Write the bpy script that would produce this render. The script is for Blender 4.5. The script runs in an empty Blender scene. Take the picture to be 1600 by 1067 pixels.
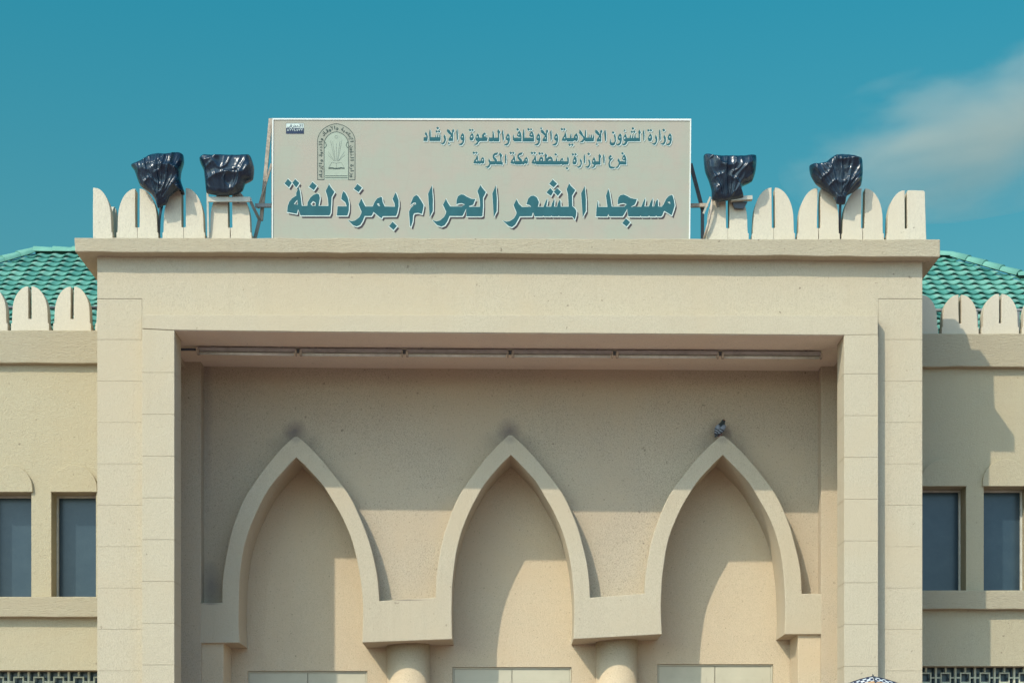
import bpy, bmesh, math, random
from mathutils import Vector, Matrix, noise
random.seed(7)
R = math.radians
SC = bpy.context.scene
COL = SC.collection

# ------------------------------------------------------------------ camera
D = 28.0            # metres from the lens to the plane of the portal frame
H = 1.6             # eye height
VX, VY = 788.0, 1294.0
cam = bpy.data.cameras.new('camera')
cam.sensor_width = 36.0
cam.lens = 63.0
cam.shift_x = (800 - VX) / 1600.0
cam.shift_y = (VY - 533.5) / 1600.0
cam.clip_end = 9000
cam_o = bpy.data.objects.new('camera', cam)
cam_o.location = (0, -D, H)
cam_o.rotation_euler = (R(90), 0, 0)
COL.objects.link(cam_o)
SC.camera = cam_o

# ------------------------------------------------------------------ light
SH, SV = 0.789, 1.107          # sun: sideways and downward travel per metre of depth
EL = math.atan2(SV, math.hypot(SH, 1))
AZ = math.atan2(-SH, -1)
w = bpy.data.worlds.new('World'); SC.world = w; w.use_nodes = True
nt = w.node_tree
sky = nt.nodes.new('ShaderNodeTexSky'); sky.sky_type = 'NISHITA'; sky.sun_disc = False
sky.sun_elevation = EL; sky.sun_rotation = AZ % (2 * math.pi)
sky.dust_density = 1.5; sky.air_density = 1.0; sky.ozone_density = 1.0
tint = nt.nodes.new('ShaderNodeMix'); tint.data_type = 'RGBA'; tint.blend_type = 'MULTIPLY'
tint.inputs[0].default_value = 1.0
nt.links.new(sky.outputs[0], tint.inputs[6])
# sky tint by direction: teal ahead, boosted behind the lens as added fill
wg = nt.nodes.new('ShaderNodeTexCoord'); wsep = nt.nodes.new('ShaderNodeSeparateXYZ'); nt.links.new(wg.outputs['Generated'], wsep.inputs[0])
wr = nt.nodes.new('ShaderNodeMapRange'); wr.interpolation_type = 'SMOOTHSTEP'
wr.inputs[1].default_value = .25; wr.inputs[2].default_value = -.25; nt.links.new(wsep.outputs[1], wr.inputs[0])
wm = nt.nodes.new('ShaderNodeMix'); wm.data_type = 'RGBA'; nt.links.new(wr.outputs[0], wm.inputs[0])

wz = nt.nodes.new('ShaderNodeMapRange'); wz.inputs[1].default_value = .28; wz.inputs[2].default_value = .43; nt.links.new(wsep.outputs[2], wz.inputs[0])
wt = nt.nodes.new('ShaderNodeMix'); wt.data_type = 'RGBA'; nt.links.new(wz.outputs[0], wt.inputs[0])
wt.inputs[6].default_value = (.235, .60, .48, 1); wt.inputs[7].default_value = (.10, .69, .60, 1)     # thin haze low down
nt.links.new(wt.outputs[2], wm.inputs[6])
wm.inputs[7].default_value = (1.08, 1.45, 1.55, 1)
nt.links.new(wm.outputs[2], tint.inputs[7])
bg = nt.nodes['Background']; bg.inputs[1].default_value = 0.15
nt.links.new(tint.outputs[2], bg.inputs[0])
sun = bpy.data.lights.new('sun', 'SUN'); sun.energy = 2.65; sun.angle = R(0.5); sun.color = (1.0, 0.92, 0.78)
sun_o = bpy.data.objects.new('sun', sun); COL.objects.link(sun_o)
sun_o.rotation_euler = Vector((SH, 1, -SV)).to_track_quat('-Z', 'Y').to_euler()
sun_o.location = (-20, -30, 40)
SC.view_settings.view_transform = 'Standard'; SC.view_settings.look = 'None'
SC.view_settings.exposure = 0.415; SC.view_settings.gamma = 1.0

# ------------------------------------------------------------------ helpers
def P(px, py, d=0.0):
    k = (D + d) / (D * 100.0)
    return Vector(((px - VX) * k, d, H + (VY - py) * k))

ORG = {}
def thing(name, label, cat, loc, group=None):
    o = bpy.data.objects.new(name, None); COL.objects.link(o)
    o.empty_display_size = 0.2
    o.location = loc; ORG[o] = Vector(loc)
    o['label'] = label; o['category'] = cat
    if group: o['group'] = group
    return o

def link_mesh(name, me, parent, origin=None):
    o = bpy.data.objects.new(name, me); COL.objects.link(o)
    if parent is not None:
        o.parent = parent
        org = ORG[parent]
    else:
        org = Vector((0, 0, 0))
    if origin is None:
        n = len(me.vertices)
        if n:
            xs = [v.co for v in me.vertices]
            origin = Vector(((min(c.x for c in xs) + max(c.x for c in xs)) / 2,
                             (min(c.y for c in xs) + max(c.y for c in xs)) / 2, min(c.z for c in xs)))
        else: origin = org
    origin = Vector(origin)
    me.transform(Matrix.Translation(-origin))
    o.location = origin - org
    ORG[o] = origin
    return o

class MB:
    def __init__(s): s.bm = bmesh.new()
    def face(s, pts, mi=0):
        vs = [s.bm.verts.new(p) for p in pts]
        try:
            f = s.bm.faces.new(vs); f.material_index = mi; return f
        except ValueError: return None
    def solid(s, front, back, mi=0):
        n = len(front)
        a = [s.bm.verts.new(p) for p in front]; b = [s.bm.verts.new(p) for p in back]
        fs = [s.bm.faces.new(a), s.bm.faces.new(b[::-1])]
        for i in range(n):
            j = (i + 1) % n
            fs.append(s.bm.faces.new((a[j], a[i], b[i], b[j])))
        for f in fs: f.material_index = mi
    def prism(s, poly, d0, d1, mi=0):
        """outline measured on the plane at depth d0, pushed straight back to depth d1"""
        f = [P(x, y, d0) for x, y in poly]
        s.solid(f, [Vector((p.x, d1, p.z)) for p in f], mi)
    def rect(s, x0, y0, x1, y1, d0, d1, mi=0):
        s.prism([(x0, y0), (x0, y1), (x1, y1), (x1, y0)], d0, d1, mi)
    def box(s, a, b, mi=0):
        x0, y0, z0 = a; x1, y1, z1 = b
        s.solid([Vector(p) for p in ((x0, y0, z0), (x1, y0, z0), (x1, y0, z1), (x0, y0, z1))],
                [Vector(p) for p in ((x0, y1, z0), (x1, y1, z0), (x1, y1, z1), (x0, y1, z1))], mi)
    def bar(s, a, b, wx, wy, mi=0):
        a = Vector(a); b = Vector(b); t = (b - a).normalized()
        ref = Vector((0, 1, 0)) if abs(t.y) < 0.9 else Vector((1, 0, 0))
        u = t.cross(ref).normalized(); v = t.cross(u).normalized()
        q = [(-1, -1), (1, -1), (1, 1), (-1, 1)]
        s.solid([a + u * wx * .5 * i + v * wy * .5 * j for i, j in q], [b + u * wx * .5 * i + v * wy * .5 * j for i, j in q], mi)
    def tube(s, pts, rad, n=10, mi=0, caps=True):
        pts = [Vector(p) for p in pts]
        rads = rad if isinstance(rad, (list, tuple)) else [rad] * len(pts)
        rings = []; u = None
        for i, p in enumerate(pts):
            t = (pts[min(i + 1, len(pts) - 1)] - pts[max(i - 1, 0)]).normalized()
            if u is None:
                ref = Vector((0, 0, 1)) if abs(t.z) < 0.9 else Vector((1, 0, 0))
                u = t.cross(ref).normalized()
            else:
                u = (u - t * u.dot(t)).normalized()
            v = t.cross(u)
            rings.append([s.bm.verts.new(p + (u * math.cos(k * 2 * math.pi / n) + v * math.sin(k * 2 * math.pi / n)) * rads[i]) for k in range(n)])
        for a, b in zip(rings, rings[1:]):
            for k in range(n):
                f = s.bm.faces.new((a[k], a[(k + 1) % n], b[(k + 1) % n], b[k])); f.smooth = True; f.material_index = mi
        if caps:
            for ring in (rings[0], rings[-1]):
                f = s.bm.faces.new(ring); f.material_index = mi
    def build(s, name, mats, parent=None, bevel=0, origin=None, smooth=False, recalc=True):
        if recalc: bmesh.ops.recalc_face_normals(s.bm, faces=s.bm.faces[:])
        me = bpy.data.meshes.new(name); s.bm.to_mesh(me); s.bm.free()
        for m in (mats if isinstance(mats, (list, tuple)) else [mats]): me.materials.append(m)
        if smooth:
            for p in me.polygons: p.use_smooth = True
        o = link_mesh(name, me, parent, origin)
        if bevel:
            b = o.modifiers.new('bevel', 'BEVEL'); b.width = bevel; b.segments = 2; b.limit_method = 'ANGLE'; b.angle_limit = R(40)
            b.harden_normals = False
        return o

def rough(poly, step=18, amp=0.5, seed=0, closed=True):
    """hand-trowelled edge: subdivide each side and let it wander a little"""
    out = []
    n = len(poly)
    for i in range(n if closed else n - 1):
        a = poly[i]; b = poly[(i + 1) % n]
        L = math.hypot(b[0] - a[0], b[1] - a[1]); m = max(1, int(L / step))
        nx, ny = -(b[1] - a[1]) / (L or 1), (b[0] - a[0]) / (L or 1)
        for k in range(m):
            t = k / m
            x = a[0] + (b[0] - a[0]) * t; y = a[1] + (b[1] - a[1]) * t
            if k:
                q = noise.noise(Vector((x * .021 + seed * 7.3, y * .021, seed))) + .55 * noise.noise(Vector((x * .09, y * .09, seed + 5)))
                x += nx * amp * q; y += ny * amp * q
            out.append((x, y))
    if not closed: out.append(poly[-1])
    return out

def wall(mb, x0, x1, y0, y1, holes, d, dr, dback, mi=0):
    """wall face at depth d with rectangular holes (x0,y0,x1,y1) whose reveals run back to dr"""
    xs = sorted({x0, x1, *[h[0] for h in holes], *[h[2] for h in holes]}); xs = [x for x in xs if x0 <= x <= x1]
    ys = sorted({y0, y1, *[h[1] for h in holes], *[h[3] for h in holes]}); ys = [y for y in ys if y0 <= y <= y1]
    cache = {}
    def V(x, y, dd):
        k = (x, y, dd)
        if k not in cache:
            p = P(x, y, d); cache[k] = mb.bm.verts.new((p.x, dd, p.z))
        return cache[k]
    def solid(i, j):
        if i < 0 or j < 0 or i >= len(xs) - 1 or j >= len(ys) - 1: return None
        cx = (xs[i] + xs[i + 1]) / 2; cy = (ys[j] + ys[j + 1]) / 2
        return not any(h[0] < cx < h[2] and h[1] < cy < h[3] for h in holes)
    def F(a):
        f = mb.bm.faces.new(a); f.material_index = mi
    for i in range(len(xs) - 1):
        for j in range(len(ys) - 1):
            if not solid(i, j): continue
            a, b, c, e = xs[i], xs[i + 1], ys[j], ys[j + 1]
            F((V(a, c, d), V(a, e, d), V(b, e, d), V(b, c, d)))
            for di, dj, (p, q) in ((-1, 0, ((a, c), (a, e))), (1, 0, ((b, e), (b, c))), (0, -1, ((b, c), (a, c))), (0, 1, ((a, e), (b, e)))):
                sdd = solid(i + di, j + dj)
                if sdd is True: continue
                dd = dback if sdd is None else dr
                F((V(*q, d), V(*p, d), V(*p, dd), V(*q, dd)))

# ------------------------------------------------------------------ materials
def nodes(name):
    m = bpy.data.materials.new(name); m.use_nodes = True
    t = m.node_tree; b = t.nodes['Principled BSDF']
    return m, t, b
def N(t, typ, **kw):
    n = t.nodes.new(typ)
    for k, v in kw.items():
        if k in n.bl_rna.properties.keys(): setattr(n, k, v)
        else: n.inputs[k].default_value = v
    return n
def mixc(t, a, b, fac, blend='MIX'):
    m = t.nodes.new('ShaderNodeMix'); m.data_type = 'RGBA'; m.blend_type = blend
    for sock, val in ((0, fac), (6, a), (7, b)):
        if isinstance(val, bpy.types.NodeSocket): t.links.new(val, m.inputs[sock])
        elif isinstance(val, (int, float)): m.inputs[sock].default_value = val
        else: m.inputs[sock].default_value = (*val, 1) if len(val) == 3 else val
    return m.outputs[2]
def ramp(t, src, p0, p1, c0=0.0, c1=1.0):
    r = t.nodes.new('ShaderNodeMapRange'); r.inputs[1].default_value = p0; r.inputs[2].default_value = p1
    r.inputs[3].default_value = c0; r.inputs[4].default_value = c1
    t.links.new(src, r.inputs[0]); return r.outputs[0]
def coords(t, scale=(1, 1, 1)):
    g = t.nodes.new('ShaderNodeNewGeometry')       # position in the place, so the grain does not repeat from part to part
    mp = t.nodes.new('ShaderNodeMapping'); mp.inputs['Scale'].default_value = scale
    t.links.new(g.outputs['Position'], mp.inputs['Vector']); return mp.outputs[0]
def tex(t, vec, scale, detail=4, rough_=.6, dist=0):
    n = t.nodes.new('ShaderNodeTexNoise'); n.inputs['Scale'].default_value = scale; n.inputs['Detail'].default_value = detail
    n.inputs['Roughness'].default_value = rough_; n.inputs['Distortion'].default_value = dist
    t.links.new(vec, n.inputs['Vector']); return n.outputs['Fac']

def stucco(name, col, dark, grain=(1, 1, 0.55), speck=0.25, bump=0.6, stain_or_shade=None, blot=0.35, drip=0.0, mott=.7):
    m, t, b = nodes(name)
    v1 = coords(t); vg = coords(t, grain)
    big = tex(t, v1, 0.9, 5, .6, .4)
    mid = tex(t, vg, 22, 6, .8)
    fine = tex(t, vg, 62, 4, .8)
    c = mixc(t, col, dark, ramp(t, big, .42, .75, 0, blot))
    c = mixc(t, c, [x * .84 for x in col], ramp(t, mid, .47, .70, 0, .40))
    c = mixc(t, c, [x * 1.08 for x in col], ramp(t, mid, .48, .28, 0, .40))
    c = mixc(t, c, [x * (.76 if mott < .9 else .64) for x in col], ramp(t, fine, .50, .66, 0, mott))
    if mott > .7: c = mixc(t, c, [x * .66 for x in col], ramp(t, tex(t, v1, 26, 5, .8), .54, .64, 0, mott * .35))
    c = mixc(t, c, [x * 1.12 for x in col], ramp(t, fine, .48, .32, 0, .5))
    dots = tex(t, v1, 13, 2, .4)
    c = mixc(t, c, [x * .45 for x in dark], ramp(t, dots, .745, .78, 0, .7))
    patch = tex(t, v1, .45, 4, .55, .8)
    c = mixc(t, c, [col[0] * .99, col[1] * .955, col[2] * .92], ramp(t, patch, .45, .62, 0, .8))
    sp = tex(t, v1, 36, 2, .5)
    c = mixc(t, c, [x * .42 for x in dark], ramp(t, sp, .66, .74, 0, speck))
    if drip:
        vd = coords(t, (6, 6, .22)); dn = tex(t, vd, 1.3, 4, .6)
        c = mixc(t, c, [x * .72 for x in dark], ramp(t, dn, .55, .78, 0, drip))
    if stain_or_shade:
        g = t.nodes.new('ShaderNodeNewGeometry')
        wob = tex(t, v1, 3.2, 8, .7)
        for (p, r, s, cc) in stain_or_shade:
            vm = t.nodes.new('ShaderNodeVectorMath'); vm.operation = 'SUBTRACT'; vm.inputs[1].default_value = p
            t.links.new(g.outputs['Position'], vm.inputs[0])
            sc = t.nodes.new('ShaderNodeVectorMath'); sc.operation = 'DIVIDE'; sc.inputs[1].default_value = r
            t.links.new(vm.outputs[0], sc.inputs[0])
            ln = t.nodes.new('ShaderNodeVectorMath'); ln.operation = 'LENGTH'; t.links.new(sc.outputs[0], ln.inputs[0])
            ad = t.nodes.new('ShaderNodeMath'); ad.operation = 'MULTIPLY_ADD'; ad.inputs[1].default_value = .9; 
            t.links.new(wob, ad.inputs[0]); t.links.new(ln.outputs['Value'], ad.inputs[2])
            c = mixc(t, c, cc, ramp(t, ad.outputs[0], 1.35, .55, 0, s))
    t.links.new(c, b.inputs['Base Color'])
    b.inputs['Roughness'].default_value = .92; b.inputs['Specular IOR Level'].default_value = .15
    s1 = t.nodes.new('ShaderNodeMath'); s1.operation = 'MULTIPLY_ADD'; s1.inputs[1].default_value = 1.0
    t.links.new(fine, s1.inputs[0]); t.links.new(mid, s1.inputs[2])
    bp = t.nodes.new('ShaderNodeBump'); bp.inputs['Strength'].default_value = bump; bp.inputs['Distance'].default_value = .020
    t.links.new(s1.outputs[0], bp.inputs['Height']); t.links.new(bp.outputs[0], b.inputs['Normal'])
    return m

def plain(name, col, rough_=.6, metal=0, spec=.5, var=.12, scale=8, bump=0):
    m, t, b = nodes(name)
    v = coords(t); n = tex(t, v, scale, 4)
    c = mixc(t, col, [x * (1 - var * 2) for x in col], ramp(t, n, .4, .7, 0, 1))
    t.links.new(c, b.inputs['Base Color']); b.inputs['Roughness'].default_value = rough_
    b.inputs['Metallic'].default_value = metal; b.inputs['Specular IOR Level'].default_value = spec
    if bump:
        bp = t.nodes.new('ShaderNodeBump'); bp.inputs['Strength'].default_value = bump; bp.inputs['Distance'].default_value = .01
        t.links.new(n, bp.inputs['Height']); t.links.new(bp.outputs[0], b.inputs['Normal'])
    return m

CREAM = (.60, .56, .40)
M = {}
M['portal'] = stucco('portal_stucco', (0.485, 0.412, 0.292), (0.434, 0.347, 0.235), speck=.12, bump=.5, drip=.12)
M['cornice'] = stucco('cornice_stucco', (0.474, 0.403, 0.281), (0.403, 0.322, 0.212), grain=(.35, .35, 1.2), speck=.3, bump=.9, drip=.15)
M['wing'] = stucco('wing_stucco', (0.458, 0.390, 0.259), (0.413, 0.330, 0.208), grain=(1, 1, .8), speck=.12, bump=.7, drip=.08)
M['coping'] = stucco('coping_stucco', (0.458, 0.390, 0.267), (0.387, 0.313, 0.208), grain=(.3, .3, 1.3), speck=.25, bump=1.0)
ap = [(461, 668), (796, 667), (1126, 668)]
soot_and_shade = [(tuple(P(x, y + 6, 2.18)), (.25, .6, .26), .75, (.165, .135, .13)) for x, y in ap] + \
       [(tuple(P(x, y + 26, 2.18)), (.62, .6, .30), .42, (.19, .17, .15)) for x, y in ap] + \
       [(tuple(P(330, 915, 2.18)), (.24, .6, .55), .55, (.15, .14, .14)), (tuple(P(322, 640, 2.18)), (.14, .6, 2.6), .35, (.2, .17, .16))]  # left corner: occlusion shade painted into the colour along with soot
M['recess'] = stucco('recess_stucco', (0.543, 0.446, 0.317), (0.458, 0.360, 0.257), grain=(1, 1, .6), speck=.6, bump=1.0, stain_or_shade=soot_and_shade, blot=.5, mott=1.0)
M['arch'] = stucco('arch_stucco', (0.488, 0.415, 0.298), (0.423, 0.340, 0.234), grain=(1, 1, .5), speck=.2, bump=.6,
                   stain_or_shade=[(tuple(P(x, 686, 1.89)), (.16, .5, .10), .45, (.22, .2, .17)) for x in (462, 797, 1128)] + [(tuple(P(637, 937, 1.89)), (.42, .6, .020), .8, (.16, .13, .10)), (tuple(P(330, 943, 1.89)), (.2, .6, .03), .6, (.12, .11, .10))], drip=.15)
M['niche'] = stucco('niche_stucco', (0.593, 0.475, 0.321), (0.514, 0.395, 0.260), grain=(1, 1, .7), speck=.5, bump=.8, mott=.8)
M['ceiling'] = stucco('ceiling_plaster', (.74, .63, .50), (.62, .51, .40), grain=(1, 1, 1), speck=.3, bump=.6)
M['merlon'] = stucco('merlon_paint', (0.553, 0.491, 0.375), (0.490, 0.419, 0.315), grain=(1, 1, .5), speck=.10, bump=.3, blot=.25, drip=.10)
M['ground'] = stucco('plaza_paving', (.32, .222, .21), (.27, .187, .177), grain=(1, 1, 1), speck=.2)
M['metal'] = plain('grey_paint_metal', (.20, .21, .20), .5)
M['rustmetal'] = plain('rusty_beige_metal', (.42, .34, .26), .65, var=.25, scale=14)
M['darkmetal'] = plain('dark_metal', (.055, .06, .07), .5)
M['white'] = plain('white_enamel', (.47, .44, .35), .45)
M['tube'] = plain('fluorescent_tube_glass', (.58, .55, .48), .3)
M['housing'] = plain('lamp_housing_enamel', (.30, .26, .23), .5, var=.15, scale=5)
M['door'] = plain('door_paint', (.47, .425, .31), .6, spec=.12, var=.05, scale=3)
M['frame'] = plain('window_frame_paint', (.52, .50, .42), .5)
M['lattice'] = plain('lattice_paint', (.52, .51, .36), .7, var=.15)

def glass_mat():
    m, t, b = nodes('tinted_window_film')
    v = coords(t, (1, 1, 1)); n = tex(t, v, 3.0, 5); f = tex(t, v, 60, 2)
    c = mixc(t, (.020, .038, .052), (.028, .048, .061), ramp(t, n, .4, .65))
    c = mixc(t, c, (.040, .060, .070), ramp(t, f, .55, .75, 0, .4))
    t.links.new(c, b.inputs['Base Color']); b.inputs['Roughness'].default_value = .22
    b.inputs['Specular IOR Level'].default_value = .45
    return m
M['glass'] = glass_mat()

def tile_mat():
    m, t, b = nodes('green_glazed_tile')
    v = coords(t); n = tex(t, v, 4.2, 4, .7); f = tex(t, v, 22, 3)
    c = mixc(t, (.042, .195, .150), (.092, .29, .225), ramp(t, n, .38, .66))
    c = mixc(t, c, (.20, .33, .28), ramp(t, f, .55, .75, 0, .5))
    at = t.nodes.new('ShaderNodeVertexColor'); at.layer_name = 'tone'; sp = t.nodes.new('ShaderNodeSeparateColor'); t.links.new(at.outputs[0], sp.inputs[0])
    c = mixc(t, c, (.030, .15, .125), ramp(t, sp.outputs[0], .55, 1.0, 0, .75))
    c = mixc(t, c, (.16, .34, .26), ramp(t, sp.outputs[0], .45, .0, 0, .6))
    c = mixc(t, c, (.30, .40, .31), ramp(t, sp.outputs[1], .62, 1.0, 0, .45))
    t.links.new(c, b.inputs['Base Color']); b.inputs['Roughness'].default_value = .7; b.inputs['Specular IOR Level'].default_value = .3
    return m
M['tile'] = tile_mat(); M['board'] = plain('dark_boarding', (.02, .05, .045), .9)

def bag_mat():
    m, t, b = nodes('dark_plastic_sheet')
    v = coords(t); n = tex(t, v, 5, 5)
    c = mixc(t, (.008, .018, .031), (.014, .029, .047), ramp(t, n, .4, .65))
    t.links.new(c, b.inputs['Base Color']); b.inputs['Roughness'].default_value = .22
    b.inputs['Specular IOR Level'].default_value = .5
    w1 = tex(t, coords(t, (1.0, 1.0, .45)), 12, 4, .55, 1.4)
    bp = t.nodes.new('ShaderNodeBump'); bp.inputs['Strength'].default_value = .28; bp.inputs['Distance'].default_value = .02
    t.links.new(w1, bp.inputs['Height']); t.links.new(bp.outputs[0], b.inputs['Normal'])
    return m
M['bag'] = bag_mat()

def sign_mat():
    m, t, b = nodes('printed_banner')
    v = coords(t)
    n = tex(t, v, 1.7, 3)
    vo = t.nodes.new('ShaderNodeTexVoronoi'); vo.feature = 'DISTANCE_TO_EDGE'; vo.inputs['Scale'].default_value = 5.5; vo.inputs['Randomness'].default_value = .35
    t.links.new(v, vo.inputs['Vector'])
    c = mixc(t, (.322, .320, .25), (.348, .310, .245), ramp(t, n, .42, .62))
    c = mixc(t, c, (.33, .275, .22), ramp(t, vo.outputs['Distance'], .06, .0, 0, .22))
    t.links.new(c, b.inputs['Base Color']); b.inputs['Roughness'].default_value = .7; b.inputs['Specular IOR Level'].default_value = .12
    return m
M['sign'] = sign_mat()
M['ink'] = plain('teal_ink', (.028, .104, .116), .7, spec=.1, var=.06)
M['inkwhite'] = plain('white_ink', (.50, .56, .50), .7, spec=.1, var=.03)
M['inkshadow'] = plain('brown_ink', (.062, .052, .055), .7, spec=.1, var=.05)
M['inkline'] = plain('grey_green_ink', (.036, .060, .056), .7, spec=.1, var=.05)
M['inkfaint'] = plain('pale_grey_ink', (.19, .215, .185), .7, spec=.1, var=.05)
M['navy'] = plain('navy_ink', (.035, .050, .085), .7, spec=.1)
M['rim'] = plain('white_sign_edge', (.62, .62, .55), .5, var=.04)

# ------------------------------------------------------------------ ground
g = MB(); g.face([(-3000, -600, 0), (3000, -600, 0), (3000, 5000, 0), (-3000, 5000, 0)])
go = g.build('ground', M['ground']); go['kind'] = 'structure'

GY = VY + H * 100            # picture row of the ground at the frame plane
def gy(d): return VY + H * 100 * D / (D + d)

# ------------------------------------------------------------------ mosque
mos = thing('mosque', 'cream stucco mosque front with three pointed arches and green tiled roofs', 'mosque', (0, .2, 0))

# portal piers and upper wall (outer plane)
PB = .19
for x0, x1, xi in ((152, 222, 250), (1372, 1441, 1340)):
    mb = MB()
    a, b = min(x0, x1), max(x0, x1)
    lo, hi = (a, xi) if xi > b else (xi, b)
    mb.rect(lo + .6, 528, hi - .6, gy(PB + .006), PB + .006, 2.62)           # backing
    y = 530.6
    rows = []
    while y < gy(PB): rows.append((y, min(y + 64.6, gy(PB)))); y += 64.6
    for (u, v) in rows:
        if v - u < 2: continue
        mb.prism(rough([(lo, u + .2), (lo, v - .2), (hi, v - .2), (hi, u + .2)], 30, .12, 3), PB, PB + .05)
    mb.build('portal_pier', M['portal'], mos)
mb = MB()
mb.prism(rough([(152, 399), (152, 466.4), (222, 466.4), (222, 530.2), (258, 530.2), (258, 512), (1334, 512), (1334, 530.2), (1372, 530.2), (1372, 466.4), (1441, 466.4), (1441, 401)], 40, .15, 5), PB, 3.4)
for a, b in ((152, 221.6), (1372.4, 1441)): mb.rect(a, 467.2, b, 530.2, PB, 3.4)
mb.build('portal_wall', M['portal'], mos)

# raised frame round the porch
mb = MB()
mb.prism(rough([(222, 492), (222, 513.2), (272, 515.6), (500, 518.2), (788, 520), (1100, 521.8), (1319, 523.4), (1372, 522.6), (1372, 492.5)], 30, .3, 8), 0, .60)
mb.build('portal_frame_beam', M['portal'], mos, bevel=.008)
for x0, x1, ys, seed, top0, top1 in ((222, 272.4, 516, 1, 514, 516.2), (1319, 1372, 522, 2, 524, 523.2)):
    mb = MB()
    y = 582 if x0 < 800 else 584
    rows = [((top0, top1), y)]
    while y < GY: rows.append(((y, y), min(y + 65.2, GY))); y += 65.2
    dx = -.8 if x0 < 800 else .8
    for (u, v) in rows:
        mb.prism(rough([(x0, u[0] + .22), (x0, v - .22), (x1, v - .22), (x1, u[1] + .22)], 22, .25, seed), 0, .58)
    mb.rect(x0 + .5, 520, x1 - .5, GY, .007, .56)
    mb.build('portal_jamb', M['portal'], mos, bevel=.003)

# cornice slab
mb = MB()
fr = rough([(116, 371.5), (117.5, 393.5), (790, 396), (1469, 401.5), (1469, 374)], 16, .9, 11)
mb.prism(fr, -.045, 3.0)
mb.build('cornice', M['cornice'], mos, bevel=.012)

# porch ceiling
mb = MB()
a = P(240, 517, 0); 
def ceil_pt(px, py, d):
    p = P(px, py, 0); return Vector((p.x, d, p.z))
cl = [(272.6, 515.7), (500, 518.4), (788, 520.2), (1100, 522.0), (1318.6, 523.5)]
slab = MB(); slab.rect(236, 506, 1356, 514.5, .61, 3.3); slab.build('porch_ceiling_slab', M['ceiling'], mos)
for i in range(len(cl) - 1):
    (xa, ya), (xb, yb) = cl[i], cl[i + 1]
    mb.solid([ceil_pt(xa, ya + .5, .02), ceil_pt(xb, yb + .5, .02), ceil_pt(xb, yb, .02), ceil_pt(xa, ya, .02)],
             [ceil_pt(xa, ya + .5, 3.3), ceil_pt(xb, yb + .5, 3.3), ceil_pt(xb, yb, 3.3), ceil_pt(xa, ya, 3.3)])
for x0_, x1_, y_ in ((236, 272.6, 515.7), (1318.6, 1356, 523.5)):
    mb.solid([ceil_pt(x0_, y_ + .5, .605), ceil_pt(x1_, y_ + .5, .605), ceil_pt(x1_, y_, .605), ceil_pt(x0_, y_, .605)],
             [ceil_pt(x0_, y_ + .5, 3.3), ceil_pt(x1_, y_ + .5, 3.3), ceil_pt(x1_, y_, 3.3), ceil_pt(x0_, y_, 3.3)])
mb.build('porch_ceiling', M['ceiling'], mos)

# arches: measured outline, one entry per arch: apex x, base x, outer apex y, block top y, foot bottom y, left block end, right block end
OUT = [(0, 3), (6, 10), (18, 23), (43, 45), (70, 66), (96, 83.5), (127, 97.5), (157, 108), (193, 116.5), (222, 121), (255, 123)]
INN = [(0, 0), (9, 9.5), (19, 19), (42, 39.5), (71, 57.5), (98, 71.5), (128, 83), (163, 91), (205, 96), (250, 97), (285, 96)]
def smooth_tab(tab, n=5):
    out = []
    for i in range(len(tab) - 1):
        p0 = tab[max(i - 1, 0)]; p1 = tab[i]; p2 = tab[i + 1]; p3 = tab[min(i + 2, len(tab) - 1)]
        for k in range(n):
            t = k / n
            f = lambda a, b, c, e: .5 * (2 * b + (c - a) * t + (2 * a - 5 * b + 4 * c - e) * t * t + (3 * b - a - 3 * c + e) * t ** 3)
            out.append((f(p0[0], p1[0], p2[0], p3[0]), f(p0[1], p1[1], p2[1], p3[1])))
    out.append(tab[-1]); return out
OUTS, INNS = smooth_tab(OUT), smooth_tab(INN)
ARCH = [dict(ax=462, bx=470, ay=682, by=938.5, fy=1003.5, l=314, r=637, s=1.0, iy=714.5),
        dict(ax=797.5, bx=801.5, ay=680, by=933, fy=998, l=637, r=967, s=.985, iy=710.5),
        dict(ax=1129, bx=1130, ay=681, by=927, fy=990.5, l=967, r=1283, s=1.0, iy=711)]
d_arch, d_wall, d_niche = 1.89, 2.18, 2.84
def arch_pts(A, tab, y0, y1, top, grow=0.0):
    """points apex->foot for one side as (x offset sign applied by caller)"""
    k = (y1 - y0) / (tab[-1][0])
    res = []
    for dy, hw in tab:
        y = y0 + dy * k
        cx = A['ax'] + (A['bx'] - A['ax']) * min(1, max(0, (y - A['ay']) / (A['by'] - A['ay'])))
        res.append((cx, hw * A['s'] + grow, y))
    return res
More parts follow.
